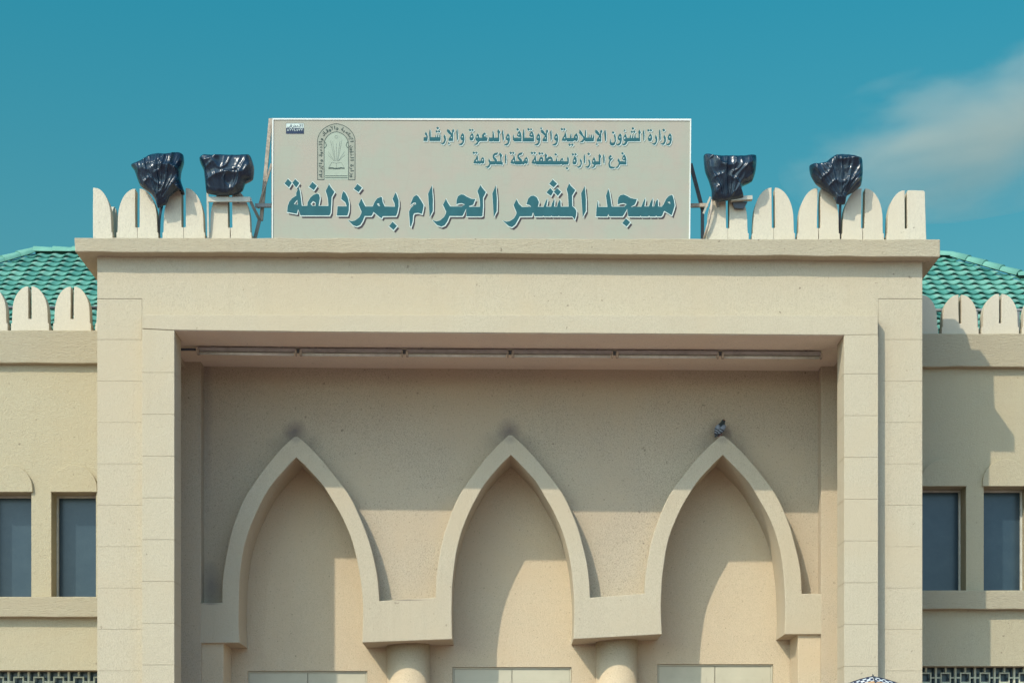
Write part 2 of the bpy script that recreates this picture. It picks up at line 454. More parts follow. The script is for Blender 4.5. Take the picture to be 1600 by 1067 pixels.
for i, A in enumerate(ARCH):
    o = arch_pts(A, OUTS, A['ay'], A['by'], True)
    q = arch_pts(A, INNS, A['iy'], A['fy'], False)
    lt = 941.5 if i == 0 else A['by']
    poly = [(A['l'], lt if i == 0 else (A['by'] + ARCH[i - 1]['by']) / 2)]
    poly += [(cx - hw, y + (2.5 if (i == 0 and k == 0) else 0)) for k, (cx, hw, y) in enumerate(reversed(o))]
    poly += [(cx + hw, y) for cx, hw, y in o]
    poly += [(A['r'], A['by'] if i == 2 else (A['by'] + ARCH[i + 1]['by']) / 2)]
    rb = A['fy'] if i == 2 else (A['fy'] + ARCH[i + 1]['fy']) / 2
    lb = A['fy'] + 1 if i == 0 else (A['fy'] + ARCH[i - 1]['fy']) / 2
    poly += [(A['r'], rb)]
    poly += [(cx + hw, y) for cx, hw, y in reversed(q)]
    poly += [(cx - hw, y) for cx, hw, y in q[1:]]
    poly += [(A['l'], lb)]
    poly = poly[::-1]
    # plaster wander
    jl = []
    for (x, y) in poly:
        if abs(x - A['l']) > 1 and abs(x - A['r']) > 1:
            x += .7 * noise.noise(Vector((x * .03, y * .03, i))); y += .5 * noise.noise(Vector((x * .03, y * .03, i + 9)))
        jl.append((x, y))
    mb = MB(); mb.prism(jl, d_arch, d_niche - .003)
    ao = mb.build('arch', M['arch'], mos)
    # round the front arrises only, not the butt joints between one arch and the next
    me = ao.data; at = me.attributes.new('bevel_weight_edge', 'FLOAT', 'EDGE')
    fy_ = min(v.co.y for v in me.vertices); xl_ = min(v.co.x for v in me.vertices); xr_ = max(v.co.x for v in me.vertices)
    for e in me.edges:
        a_, b_ = [me.vertices[k].co for k in e.vertices]
        if abs(a_.y - fy_) > .01 or abs(b_.y - fy_) > .01: continue
        if any(abs(a_.x - q_) < .012 and abs(b_.x - q_) < .012 for q_ in (xl_, xr_)): continue
        at.data[e.index].value = 1.0
    bv = ao.modifiers.new('bevel', 'BEVEL'); bv.width = .012; bv.segments = 2; bv.limit_method = 'WEIGHT'
# wall round the arches
def mid(A, grow):
    t = arch_pts(A, OUTS, A['ay'] + 14, A['by'] + 40, True)
    return [(cx, max(hw - grow, 0), y) for cx, hw, y in t]
k = (D + d_arch) / (D + d_wall)
def toW(x, y): return (VX + (x - VX) * k, VY + (y - VY) * k)
poly = [(240, 556)]
poly += [(240, 985)]
for A in ARCH:
    m_ = mid(A, 12)
    pts = [(cx - hw, y) for cx, hw, y in reversed(m_)] + [(cx + hw, y) for cx, hw, y in m_[1:]]
    poly += [toW(pts[0][0], A['fy'] - 10)] + [toW(*p) for p in pts] + [toW(pts[-1][0], A['fy'] - 10)]
poly += [(1360, 985), (1360, 556)]
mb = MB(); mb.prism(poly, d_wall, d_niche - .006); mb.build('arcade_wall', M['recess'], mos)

# pilasters at the ends of the porch
for x0, x1 in ((240, 314), (1283, 1360)):
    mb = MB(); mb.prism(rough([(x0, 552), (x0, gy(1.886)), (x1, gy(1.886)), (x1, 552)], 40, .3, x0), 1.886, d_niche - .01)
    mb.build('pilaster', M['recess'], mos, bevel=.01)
# niche wall with door openings
DOORS = [(387, 1047.5, 574, gy(d_niche)), (707, 1041.5, 893, gy(d_niche)), (1027, 1037, 1208, gy(d_niche))]
mb = MB(); wall(mb, 240, 1360, 600, gy(d_niche), DOORS, d_niche, d_niche + .16, d_niche + .25)
mb.build('porch_back_wall', M['niche'], mos)
for (x0, y0, x1, y1) in DOORS:
    dd = d_niche + .035
    a = P(x0, y0, d_niche); b = P(x1, y1, d_niche)
    dr = bpy.data.objects.new('door', None)
    mb = MB(); mb.box((a.x + .002, dd + .05, 0.01), (b.x - .002, dd + .09, a.z - .002))
    dr = mb.build('door', M['door'], mos)
    mb = MB(); t = .03
    mb.box((a.x + .003, dd, 0.01), (a.x + t, dd + .048, a.z - .003)); mb.box((b.x - t, dd, .01), (b.x - .003, dd + .048, a.z - .003))
    mb.box((a.x + t + .001, dd, a.z - t), (b.x - t - .001, dd + .048, a.z - .003))
    mb.build('frame', M['door'], dr, bevel=.006)
    mid_ = (a.x + b.x) / 2
    for s in (-1, 1):
        mb = MB()
        xa, xb = (a.x + t + .003, mid_ - .006) if s < 0 else (mid_ + .006, b.x - t - .003)
        mb.box((xa, dd + .012, .03), (xb, dd + .047, a.z - t - .004))
        for z0, z1 in ((.25, 1.0), (1.25, 2.6), (2.85, a.z - t - .2)):
            mb.box((xa + .14, dd + .006, z0), (xb - .14, dd + .011, z1))
        lf = mb.build('leaf', M['door'], dr, bevel=.004)
        mb = MB(); hx = xb - .07 if s < 0 else xa + .07
        mb.tube([(hx, dd - .03, 1.05), (hx, dd - .05, 1.1), (hx, dd - .05, 1.3), (hx, dd - .03, 1.35)], .012, 8)
        mb.build('handle', M['darkmetal'], lf)

# columns
for cx, r in ((638, 33.5), (963.5, 32.5)):
    dc = 2.63
    p = P(cx, 1000, dc); rad = r / 100 * (D + dc) / D
    mb = MB(); n = 48
    prof = [(0, 0.0), (rad * 1.16, 0.0), (rad * 1.16, .18), (rad * 1.02, .26), (rad, .30), (rad, p.z + .02), (0, p.z + .02)]
    rings = []
    for rr, z in prof:
        rings.append([mb.bm.verts.new((p.x + rr * math.cos(2 * math.pi * j / n), dc + rr * math.sin(2 * math.pi * j / n), z)) for j in range(n)] if rr else None)
    for A_, B_ in zip(rings[1:-1], rings[2:-1]):
        for j in range(n):
            f = mb.bm.faces.new((A_[j], A_[(j + 1) % n], B_[(j + 1) % n], B_[j])); f.smooth = True
    mb.bm.faces.new(rings[1]); mb.bm.faces.new(rings[-2])
    o = mb.build('column', M['niche'], mos)
# slim half piers below the outer feet of the arcade
for x0, x1 in ((314.5, 349), (1247, 1282.5)):
    mb = MB(); mb.rect(x0, 1003 if x0 < 800 else 989, x1, gy(1.95), 1.95, d_niche - .012); mb.build('arch_pier', M['niche'], mos, bevel=.01)

# ---- wings
DW = 2.27
def lunette(cx, yb, rx, ry):
    pts = [(cx - rx, yb)] + [(cx - rx * math.cos(math.pi * i / 28), yb - 5 - (ry - 5) * math.sin(math.pi * i / 28)) for i in range(29)] + [(cx + rx, yb)]
    return pts[::-1]
WINGS = [dict(x0=-420, x1=215, win=[(-223, -153), (-122, -52), (-21, 49), (80, 150)], top=768.5, sill=932, sb=963, lat=1046.5, ct=516, cb=567, base=1.0),
         dict(x0=1385, x1=2050, win=[(1440, 1509.5), (1537, 1607), (1637, 1707), (1737, 1807)], top=759.5, sill=922, sb=951, lat=1040, ct=521, cb=573, base=1.0)]
for W in WINGS:
    holes = [(a, W['top'], b, W['sill']) for a, b in W['win']] + [(W['x0'] + 40, W['lat'], W['x1'] - 14, 1240)]
    mb = MB(); wall(mb, W['x0'], W['x1'], W['cb'] - 6, gy(DW), holes, DW, DW + .42, DW + .9)
    mb.build('wing_wall', M['wing'], mos)
    for a, b in W['win']:
        mb = MB(); mb.prism(lunette((a + b) / 2, W['top'] - .3, (b - a) / 2 + 1.5, 42), DW - .05, DW + .01); mb.build('arched_relief', M['wing'], mos, bevel=.006)
        p = P(a, W['top'], DW); q = P(b, W['sill'], DW)
        mb = MB(); t = .035
        y0, y1 = DW + .36, DW + .40
        mb.box((p.x + .002, y0, q.z + .002), (p.x + t, y1, p.z - .002)); mb.box((q.x - t, y0, q.z + .002), (q.x - .002, y1, p.z - .002))
        mb.box((p.x + t, y0 + .002, p.z - t), (q.x - t, y1, p.z - .002)); mb.box((p.x + t, y0 + .002, q.z + .002), (q.x - t, y1, q.z + t))
        wn = mb.build('window', M['frame'], mos)
        mb = MB(); mb.box((p.x + .004, y1 + .003, q.z + .004), (q.x - .004, y1 + .015, p.z - .004)); mb.build('pane', M['glass'], wn)
    # sill band, parapet band
    mb = MB(); mb.prism(rough([(W['x0'], W['sill']), (W['x0'], W['sb']), (W['x1'], W['sb']), (W['x1'], W['sill'])], 14, .8, W['top']), DW - .15, DW + .02)
    mb.build('window_sill', M['coping'], mos, bevel=.012)
    mb = MB(); mb.prism(rough([(W['x0'], W['ct']), (W['x0'], W['cb']), (W['x1'], W['cb']), (W['x1'], W['ct'])], 14, 1.0, W['top'] + 3), DW - .12, DW + .45)
    mb.build('parapet_band', M['coping'], mos, bevel=.015)
    # lattice screen
    mb = MB(); dl = DW + .20; y0 = W['lat'] + 3
    pitch = 31.3 if W['x0'] < 800 else 30.6
    xs = []
    x = 13.2 if W['x0'] < 800 else 1462.5
    while x > W['x0'] + 40: x -= pitch
    x += pitch
    cells = []
    while x < W['x1'] - 14:
        xs.append(x); x += pitch
    rowp = 31.0
    for x in xs:
        mb.rect(x - 1.5, y0 - 1, x + 1.5, 1240, dl, dl + .05)
    for x in xs[:-1]:
        c = x + pitch / 2
        yy = y0 + 7
        mb.rect(c - 1.3, y0 - 1, c + 1.3, yy - .3, dl + .004, dl + .046)
        while yy < 1225:
            o_ = 8.2; i_ = 6.2
            cy = yy + o_
            mb.rect(c - o_, cy - o_, c + o_, cy - i_, dl + .003, dl + .047); mb.rect(c - o_, cy + i_, c + o_, cy + o_, dl + .003, dl + .047)
            mb.rect(c - o_, cy - i_ + .02, c - i_, cy + i_ - .02, dl + .003, dl + .047); mb.rect(c + i_, cy - i_ + .02, c + o_, cy + i_ - .02, dl + .003, dl + .047)
            mb.rect(x + 1.52, cy - 1.1, c - o_ - .02, cy + 1.1, dl + .005, dl + .045); mb.rect(c + o_ + .02, cy - 1.1, x + pitch - 1.52, cy + 1.1, dl + .005, dl + .045)
            mb.rect(c - 1.2, cy + o_ + .02, c + 1.2, yy + rowp - .02, dl + .006, dl + .044)
            yy += rowp
    ls = mb.build('lattice_screen', M['lattice'], mos)
    p = P(W['x0'] + 42, W['lat'], DW); q = P(W['x1'] - 16, 1240, DW)
    mb = MB(); mb.box((p.x, DW + .34, q.z), (q.x, DW + .36, p.z)); mb.build('pane', M['glass'], ls)

# ---- merlons
def merlon_poly(cx, base, w_, h_, slot, seam=False):
    hw = w_ / 2; s = slot / 2
    pts_l = [(cx - hw, base), (cx - hw, base - .17 * h_), (cx - hw + 1.6, base - .175 * h_), (cx - hw + 2.2, base - .42 * h_)]
    n = 9; x0 = cx - hw + 2.2; y0 = base - .42 * h_
    pts_l += [(x0 - 1 + 1, y0)]
    for i in range(1, n + 1):
        a = math.pi / 2 * i / n
        pts_l.append((x0 + (cx - s - x0) * (1 - math.cos(a)), y0 - (.58 * h_) * math.sin(a)))
    pts_l.pop(4)
    pts_l += [(cx - s, base - .27 * h_)]
    if seam: pts_l += [(cx - .3, base - .265 * h_), (cx - .3, base - 1)]
    return pts_l
def merlon(cx, base, w_, h_, d0, d1, slot=5.5, half=0, square=0):
    h_ += random.uniform(-1.2, 1.2); w_ += random.uniform(-1.0, 1.0); tl = random.uniform(-.012, .012)
    L = merlon_poly(cx, base, w_, h_, slot, d0 < 1 and not half and not square)
    Rr = [(2 * cx - x, y) for x, y in L][::-1]
    if half > 0:      # only right half
        poly = [(cx + slot / 2, base)] + Rr[1:] if False else [(cx - 1, base), (cx - 1, base - h_)] + Rr[1:]
    elif square:
        poly = L + [(cx + slot / 2, base - .27 * h_), (cx + slot / 2, base - h_ + 1), (cx + slot / 2 + 2, base - h_), (cx + w_ / 2 - 3, base - h_ + .5), (cx + w_ / 2 - 1, base - h_ + 3), (cx + w_ / 2 + 1, base)]
    else:
        poly = L + Rr
    poly = rough(poly, 7, .45, cx)
    poly = [(x + tl * (base - y), y + .3 * noise.noise(Vector((x * .15, y * .1, cx)))) for x, y in poly]
    mb = MB(); mb.prism(poly[::-1], d0, d1)
    return mb.build('merlon', M['merlon'], mos, bevel=.006)
for cx, base, hh in ((214.5, 371.6, 79), (287, 371.8, 81), (360, 372, 80)):
    merlon(cx, base + 6, 66, hh + 4, .17, .37, 7)
for cx, base, hh in ((1137.5, 373, 80), (1209, 373.2, 82), (1279, 373.4, 82), (1348, 373.6, 81)):
    merlon(cx, base + 6, 66, hh + 4, .17, .37, 5.5)
merlon(146.5, 377.6, 58, 85, .17, .37, 4, half=1)
merlon(1416, 379.6, 62, 83, .17, .37, 4, square=1)
# those that return along the two sides of the portal roof
def side_merlon(X, y0, zb, w_=.66, h_=.80):
    mb = MB()
    L = merlon_poly(0, 0, w_ * 100, h_ * 100, 5.5)
    poly = L + [(-x, y) for x, y in L][::-1]
    mb.solid([Vector((X, y0 + x / 100, zb - y / 100)) for x, y in poly], [Vector((X + .2, y0 + x / 100, zb - y / 100)) for x, y in poly])
    mb.build('merlon', M['merlon'], mos, bevel=.006)
zt = P(800, 372, -.045).z
for j in range(4):
    side_merlon(P(146, 0, .17).x, .86 + .72 * j, zt - .02)
    side_merlon(P(1447, 0, .17).x - .2, .86 + .72 * j, zt - .02)
for cx in (-281, -215, -149, -83, -17.5, 47, 112.5, 178):
    merlon(cx, 517, 59, 69, DW - .04, DW + .17, 5)
for cx in (1437, 1500.5, 1563, 1626, 1689, 1752):
    merlon(cx, 522, 58, 62.5, DW - .04, DW + .17, 4)

# ---- tiled hip roofs behind the wings
TW, TL, PITCH = .27, .272, R(35)
def tiled_roof(xl, xr, eave_y, d_e, rows, ridge_l, ridge_r, cut_r=None):
    """front slope with its hips; ridge_l / ridge_r are the X of the hips at the ridge (None: runs on)"""
    base = P(0, eave_y, d_e).z
    mb = MB(); sub = 6; tone = mb.bm.loops.layers.float_color.new('tone')
    def paint(f, i, r, hs):
        v = noise.cell(Vector((i // sub * 1.37 + 11, r * 3.11, xl)))
        for lp, h in zip(f.loops, hs): lp[tone] = (v * .5 + .5, h, 0, 1)
    c, s = math.cos(PITCH), math.sin(PITCH)
    run_top = rows * TL
    for r in range(rows):
        u0, u1 = r * TL, (r + 1) * TL + .03
        ncol = int((xr - xl) / TW)
        prev = None
        for i in range(ncol * sub + 1):
            x = xl + i * TW / sub
            ph = (i % sub) / sub
            lift = .035 * (math.sin(2 * math.pi * ph) * .5 + .5) ** 1.2
            lim = 1e9
            if ridge_r is not None: lim = min(lim, run_top - (x - ridge_r) / c if x > ridge_r else 1e9)
            if ridge_l is not None: lim = min(lim, run_top - (ridge_l - x) / c if x < ridge_l else 1e9)
            if cut_r is not None and x > ridge_r: lim = max(lim, cut_r * TL)
            v1 = min(u1, lim)
            if v1 <= u0: prev = None; continue
            hL, hU = .034 + lift * 1.55, .006 + lift * .60
            tile_j = .006 * noise.noise(Vector((math.floor(i / sub) * 1.7, r * 2.3, 3)))
            def q(u, h): return Vector((x, d_e + u * c - h * s, base + u * s + h * c + tile_j))
            cur = [mb.bm.verts.new(q(u0, hL - .024)), mb.bm.verts.new(q(u0, hL)), mb.bm.verts.new(q(v1, hU))]
            if prev:
                f = mb.bm.faces.new((prev[0], cur[0], cur[1], prev[1])); paint(f, i - 1, r, (0, 0, 0, 0)); f = mb.bm.faces.new((prev[1], cur[1], cur[2], prev[2])); f.smooth = True; paint(f, i - 1, r, (pl / .035, lift / .035, lift / .035, pl / .035))
            prev = cur; pl = lift
    # boarding under the tiles
    def up(x, u): return Vector((x, d_e + u * c + .03 * s, base + u * s - .03 * c))
    L0 = ridge_l - run_top * c if ridge_l is not None else xl
    pts = [up(max(L0, -40), 0)]
    if ridge_r is None: pts += [up(xr, 0), up(xr, run_top)]
    elif cut_r is None: pts += [up(ridge_r + run_top * c, 0), up(ridge_r, run_top)]
    else: pts += [up(xr, 0), up(xr, cut_r * TL), up(ridge_r + (run_top - cut_r * TL) * c, cut_r * TL), up(ridge_r, run_top)]
    pts += [up(ridge_l if ridge_l is not None else xl, run_top)]
    mb.face(pts, 1)
    # far slope so that the roof is closed
    zr = base + run_top * s; yr = d_e + run_top * c
    rl = ridge_l if ridge_l is not None else xl; rr = ridge_r if ridge_r is not None else xr
    mb.face([(rl, yr, zr), (rr, yr, zr), (rr + run_top * c * (ridge_r is not None), yr + run_top * c, base), (rl - run_top * c * (ridge_l is not None), yr + run_top * c, base)])
    ro = mb.build('tiled_roof', [M['tile'], M['board']], mos, recalc=False)
    # ridge and hip caps, half-round tiles lapping one another
    mb = MB()
    def caps(a, b):
        a = Vector(a); b = Vector(b); L = (b - a).length; n = max(1, int(L / .36)); t = (b - a) / n
        for i in range(n):
            p0 = a + t * i; p1 = a + t * (i + 1.12)
            ax = t.normalized(); u = ax.cross(Vector((0, 0, 1))).normalized(); v = u.cross(ax)
            ra, rb = .125, .10
            rings = []
            for p, rr_ in ((p0, ra), (p0, ra - .025), (p1, rb)):
                rings.append([p + u * rr_ * math.cos(math.pi * k / 8) + v * rr_ * math.sin(math.pi * k / 8) for k in range(9)])
            o0, o2, i0 = [[mb.bm.verts.new(p) for p in rings[k]] for k in (0, 2, 1)]
            for k in range(8):
                f = mb.bm.faces.new((o0[k], o0[k + 1], o2[k + 1], o2[k])); f.smooth = True
                mb.bm.faces.new((o0[k], i0[k], i0[k + 1], o0[k + 1]))
    caps((rl, yr, zr + .03), (rr, yr, zr + .03))
    if ridge_l is not None: caps((ridge_l - run_top * c, d_e, base + .05), (ridge_l, yr, zr + .03))
    if ridge_r is not None:
        if cut_r is None: caps((ridge_r + run_top * c, d_e, base + .05), (ridge_r, yr, zr + .03))
        else:
            uu = cut_r * TL; dx = (run_top - uu) * c
            caps((ridge_r + dx, d_e + uu * c, base + uu * s + .05), (ridge_r, yr, zr + .03))
            caps((xr, d_e + uu * c, base + uu * s + .04), (ridge_r + dx, d_e + uu * c, base + uu * s + .04))
    mb.build('ridge_caps', M['tile'], ro, recalc=False)
    return yr, zr
rows = 16
tiled_roof(-12.5, -4.6, 520, 3.0, rows, P(52, 0, 6.5).x, None)
tiled_roof(4.6, 13.0, 527, 3.0, rows, None, P(1488, 0, 6.5).x, cut_r=11.45)
# pipe that runs along behind the parapet
for (xa, xb, yy) in ((-300, 160, 481), (1440, 1900, 485)):
    mb = MB(); mb.tube([P(xa, yy, 2.86), P(xb, yy, 2.86)], .032, 8)
    x = xa + 20
    while x < xb:
        p = P(x, yy, 2.86); mb.box((p.x - .03, 2.84, p.z - .6), (p.x + .03, 2.88, p.z)); x += 65
    mb.build('roof_pipe', M['metal'], mos)

# ------------------------------------------------------------------ sign
DS = .10
so = thing('sign', 'large pale roof sign with teal lettering and a round-arched emblem', 'sign', P(752, 372, DS))
mb = MB()
def board(a): return [(427.5, 186), (426, 374), (1077.5, 374), (1079.5, 187.5)]
mb.prism([(427.5, 187.5), (426, 374), (1076.5, 374), (1078.5, 189)], DS, DS + .07)
mb.build('board', M['sign'], so)
mb = MB()
mb.prism([(425.5, 185), (425.5, 187.3), (1080, 188.8), (1080, 185.8)], DS - .012, DS + .078)
mb.prism([(425.4, 187.4), (424.8, 374), (426.3, 374), (427.3, 187.4)], DS - .012, DS + .078)
mb.prism([(1078.3, 189), (1076.4, 374), (1078.4, 374), (1080, 189)], DS - .012, DS + .078)
mb.build('edge_trim', M['rim'], so)

LS = D / (D + DS)
def SP(x, y, lay): 
    p = P(x, y, DS); return (p.x, DS - lay, p.z)
def fill_poly(mb, outer, holes, lay, mi, off=(0, 0), grow=0.0):
    cu = bpy.data.curves.new('tmp', 'CURVE'); cu.dimensions = '2D'; cu.fill_mode = 'BOTH'
    def spl(pts):
        s = cu.splines.new('POLY'); s.points.add(len(pts) - 1); s.use_cyclic_u = True
        for q, (x, y) in zip(s.points, pts): q.co = (x, -y, 0, 1)
    def signed(pts): return sum(a[0] * b[1] - b[0] * a[1] for a, b in zip(pts, pts[1:] + pts[:1]))
    def offset(pts, g_):
        if not g_: return pts
        n = len(pts); sg = 1 if signed(pts) > 0 else -1; res = []
        for i in range(n):
            a, b, c = Vector(pts[i - 1]), Vector(pts[i]), Vector(pts[(i + 1) % n])
            e1 = (b - a); e2 = (c - b)
            if e1.length < 1e-6 or e2.length < 1e-6: res.append(tuple(b)); continue
            e1.normalize(); e2.normalize()
            n1 = Vector((e1.y, -e1.x)) * sg; n2 = Vector((e2.y, -e2.x)) * sg
            m_ = n1 + n2
            if m_.length < .3: m_ = n1 * 1.0; sc_ = 1.0
            else:
                m_.normalize(); sc_ = min(1.5, 1 / max(.3, m_.dot(n1)))
            p = b + m_ * g_ * sc_; res.append((p.x, p.y))
        return res
    spl([(x + off[0], y + off[1]) for x, y in offset(outer, grow)])
    for h in holes:
        h2 = offset(h, -grow) if grow else h
        spl([(x + off[0], y + off[1]) for x, y in h2])
    o = bpy.data.objects.new('tmp', cu)
    me = bpy.data.meshes.new_from_object(o)
    vs = [mb.bm.verts.new(SP(v.co.x, -v.co.y, lay)) for v in me.vertices]
    for p in me.polygons:
        try:
            f = mb.bm.faces.new([vs[i] for i in p.vertices]); f.material_index = mi
        except ValueError: pass
    bpy.data.objects.remove(o); bpy.data.curves.remove(cu); bpy.data.meshes.remove(me)

def win(x, y, s): return lambda pts: [(x + a / s, y + b / s) for a, b in pts]
W1, W2, W3, W4, W5 = [win(x, y, 9.412) for x, y in ((900, 280), (770, 280), (630, 280), (540, 280), (435, 270))]
TITLE = [
 (W1, [(295,550),(299,450),(318,325),(325,332),(330,412),(462,412),(440,248),(475,145),(492,200),(525,408),(712,408),(745,372),(700,354),(650,360),(615,376),(612,330),(625,270),(652,240),(700,228),(750,250),(800,280),(850,293),(893,297),(880,340),(862,378),(800,410),(960,408),(978,360),(1000,310),(1015,285),(1018,320),(1005,405),(1072,405),(1090,350),(1125,285),(1128,330),(1120,405),(1150,405),(1170,340),(1195,300),(1205,320),(1207,405),(1260,408),(1290,370),(1320,300),(1365,250),(1410,235),(1420,245),(1440,320),(1450,390),(1430,460),(1405,535),(1300,470),(1288,480),(1270,530),(1250,550),(1190,552),(1180,538),(1165,552),(1085,552),(1075,538),(1060,552),(960,552),(950,538),(935,552),(768,550),(752,440),(695,535),(682,550),(490,550),(475,515),(460,552)], [[(1340,340),(1378,335),(1388,372)]]),
 (W1, [(732,580),(795,635),(745,700),(680,650)], []),
 (W2, [(1352,105),(1298,212),(1322,560),(1368,470),(1368,300)], []),
 (W2, [(1125,65),(1145,100),(1212,165),(1165,245),(1168,400),(1205,430),(1228,470),(1225,530),(1205,600),(1185,570),(1170,550),(980,550),(970,540),(960,550),(875,550),(862,540),(850,550),(755,550),(742,540),(730,550),(615,550),(590,490),(570,548),(395,550),(370,600),(330,670),(280,710),(230,690),(145,612),(200,628),(250,620),(310,580),(345,520),(348,490),(305,385),(348,298),(385,370),(430,412),(562,412),(545,385),(495,372),(520,290),(560,250),(605,245),(650,275),(678,340),(662,408),(745,412),(760,370),(785,310),(803,290),(800,330),(785,408),(858,408),(870,360),(905,290),(908,330),(900,408),(945,408),(955,360),(985,305),(995,330),(998,408),(1115,408),(1105,230),(1085,150)], []),
 (W2, [(880,8),(945,70),(893,126),(830,72)], []), (W2, [(845,134),(890,184),(855,250),(788,200)], []), (W2, [(945,134),(1003,188),(955,250),(898,190)], []),
 (W3, [(1362,95),(1310,215),(1332,560),(1375,470),(1378,300)], []),
 (W3, [(1137,90),(1160,130),(1215,195),(1172,280),(1175,400),(1165,540),(1150,550),(930,550),(925,435),(880,530),(865,545),(680,545),(650,620),(610,680),(560,700),(500,680),(430,608),(490,622),(540,610),(600,560),(628,510),(632,480),(585,380),(628,293),(655,350),(690,405),(865,405),(908,375),(860,355),(815,360),(782,375),(785,310),(805,255),(850,228),(885,230),(940,265),(1000,292),(1060,298),(1045,335),(1030,378),(962,400),(975,410),(1128,410),(1128,330),(1115,250),(1090,180)], []),
 (W3, [(423,95),(365,215),(390,560),(435,470),(437,300)], []),
 (W3, [(195,235),(225,260),(270,330),(300,385),(290,450),(275,515),(220,498),(160,505),(145,540),(140,620),(115,705),(100,690),(90,560),(85,480),(110,430),(150,390),(190,370),(180,345),(150,350),(105,385),(120,335),(150,265)], []),
 (W4, [(735,200),(750,230),(778,310),(780,400),(760,500),(740,545),(545,548),(530,580),(500,560),(410,485),(390,530),(375,545),(280,545),(250,620),(215,675),(165,698),(110,680),(35,605),(90,620),(140,610),(200,565),(230,510),(235,480),(190,375),(232,288),(262,350),(290,405),(400,405),(420,350),(460,290),(520,262),(535,275),(545,340),(575,405),(725,408),(720,360),(690,295)], [[(460,362),(490,358),(506,402),(482,396)]]),
 (W4, [(175,75),(240,130),(190,195),(122,145)], []), (W4, [(690,628),(755,690),(705,750),(640,695)], []),
 (W5, [(955,275),(985,300),(1020,370),(1038,450),(1035,560),(1015,632),(860,632),(870,497),(1005,497),(985,440),(925,390),(935,320)], []),
 (W5, [(745,170),(770,215),(825,285),(782,360),(778,450),(770,590),(750,630),(325,630),(290,540),(270,605),(240,600),(130,580),(135,500),(160,430),(200,380),(262,340),(262,300),(300,215),(318,280),(345,490),(425,490),(430,440),(470,370),(520,325),(570,308),(600,325),(610,380),(590,490),(735,492),(730,400),(715,330),(695,270)], [[(225,464),(278,400),(287,472)], [(473,462),(508,420),(546,442),(548,488),(500,490)]]),
 (W5, [(140,95),(197,150),(155,220),(90,160)], []), (W5, [(247,97),(308,155),(262,222),(205,152)], []), (W5, [(500,138),(565,195),(520,260),(450,210)], []),
]
mb = MB()
for i, (f, pts, holes) in enumerate(TITLE):
    e = i * 4e-5
    fill_poly(mb, f(pts), [f(h) for h in holes], .002 + e, 2, (3.1, 3.9), .25)
    fill_poly(mb, f(pts), [f(h) for h in holes], .004 + e, 1, (.45, .55), 1.15)
    fill_poly(mb, f(pts), [f(h) for h in holes], .006 + e, 0)
mb.build('title_lettering', [M['ink'], M['inkwhite'], M['inkshadow']], so, recalc=False)

A_, B_, C_, E_, F_ = [win(x, y, 12.308) for x, y in ((930, 195), (800, 195), (655, 195), (860, 230), (735, 230))]
D_ = win(760, 195, 16)
def sh(pts, dx, dy=0): return [(x + dx, y + dy) for x, y in pts]
waw = [(1440,168),(1465,205),(1472,290),(1455,360),(1420,402),(1385,402),(1355,383),(1400,372),(1432,345),(1437,312),(1405,300),(1393,262),(1410,205)]
wawh = [(1422,226),(1447,230),(1444,258),(1420,255)]
reh = [(1165,200),(1190,250),(1193,310),(1170,370),(1140,395),(1110,385),(1085,368),(1130,365),(1160,335),(1165,300),(1148,250)]
teh = [(1065,175),(1088,215),(1095,270),(1075,315),(1045,325),(1020,310),(1012,275),(1030,225)]
tehh = [(1043,226),(1070,233),(1066,268),(1036,264)]
def dm(x, y, r=26): return [(x, y - r), (x + r, y), (x, y + r), (x - r, y)]
lamalef = [(655,88),(675,120),(650,165),(652,225),(650,318),(565,318),(570,270),(600,235),(610,210),(540,150),(530,120),(550,88),(590,120),(625,175),(635,150),(630,120)]
lah = [(600,254),(627,236),(632,272)]
hamza = [(30,0),(5,14),(20,26),(0,38),(4,48),(40,32),(25,18)]
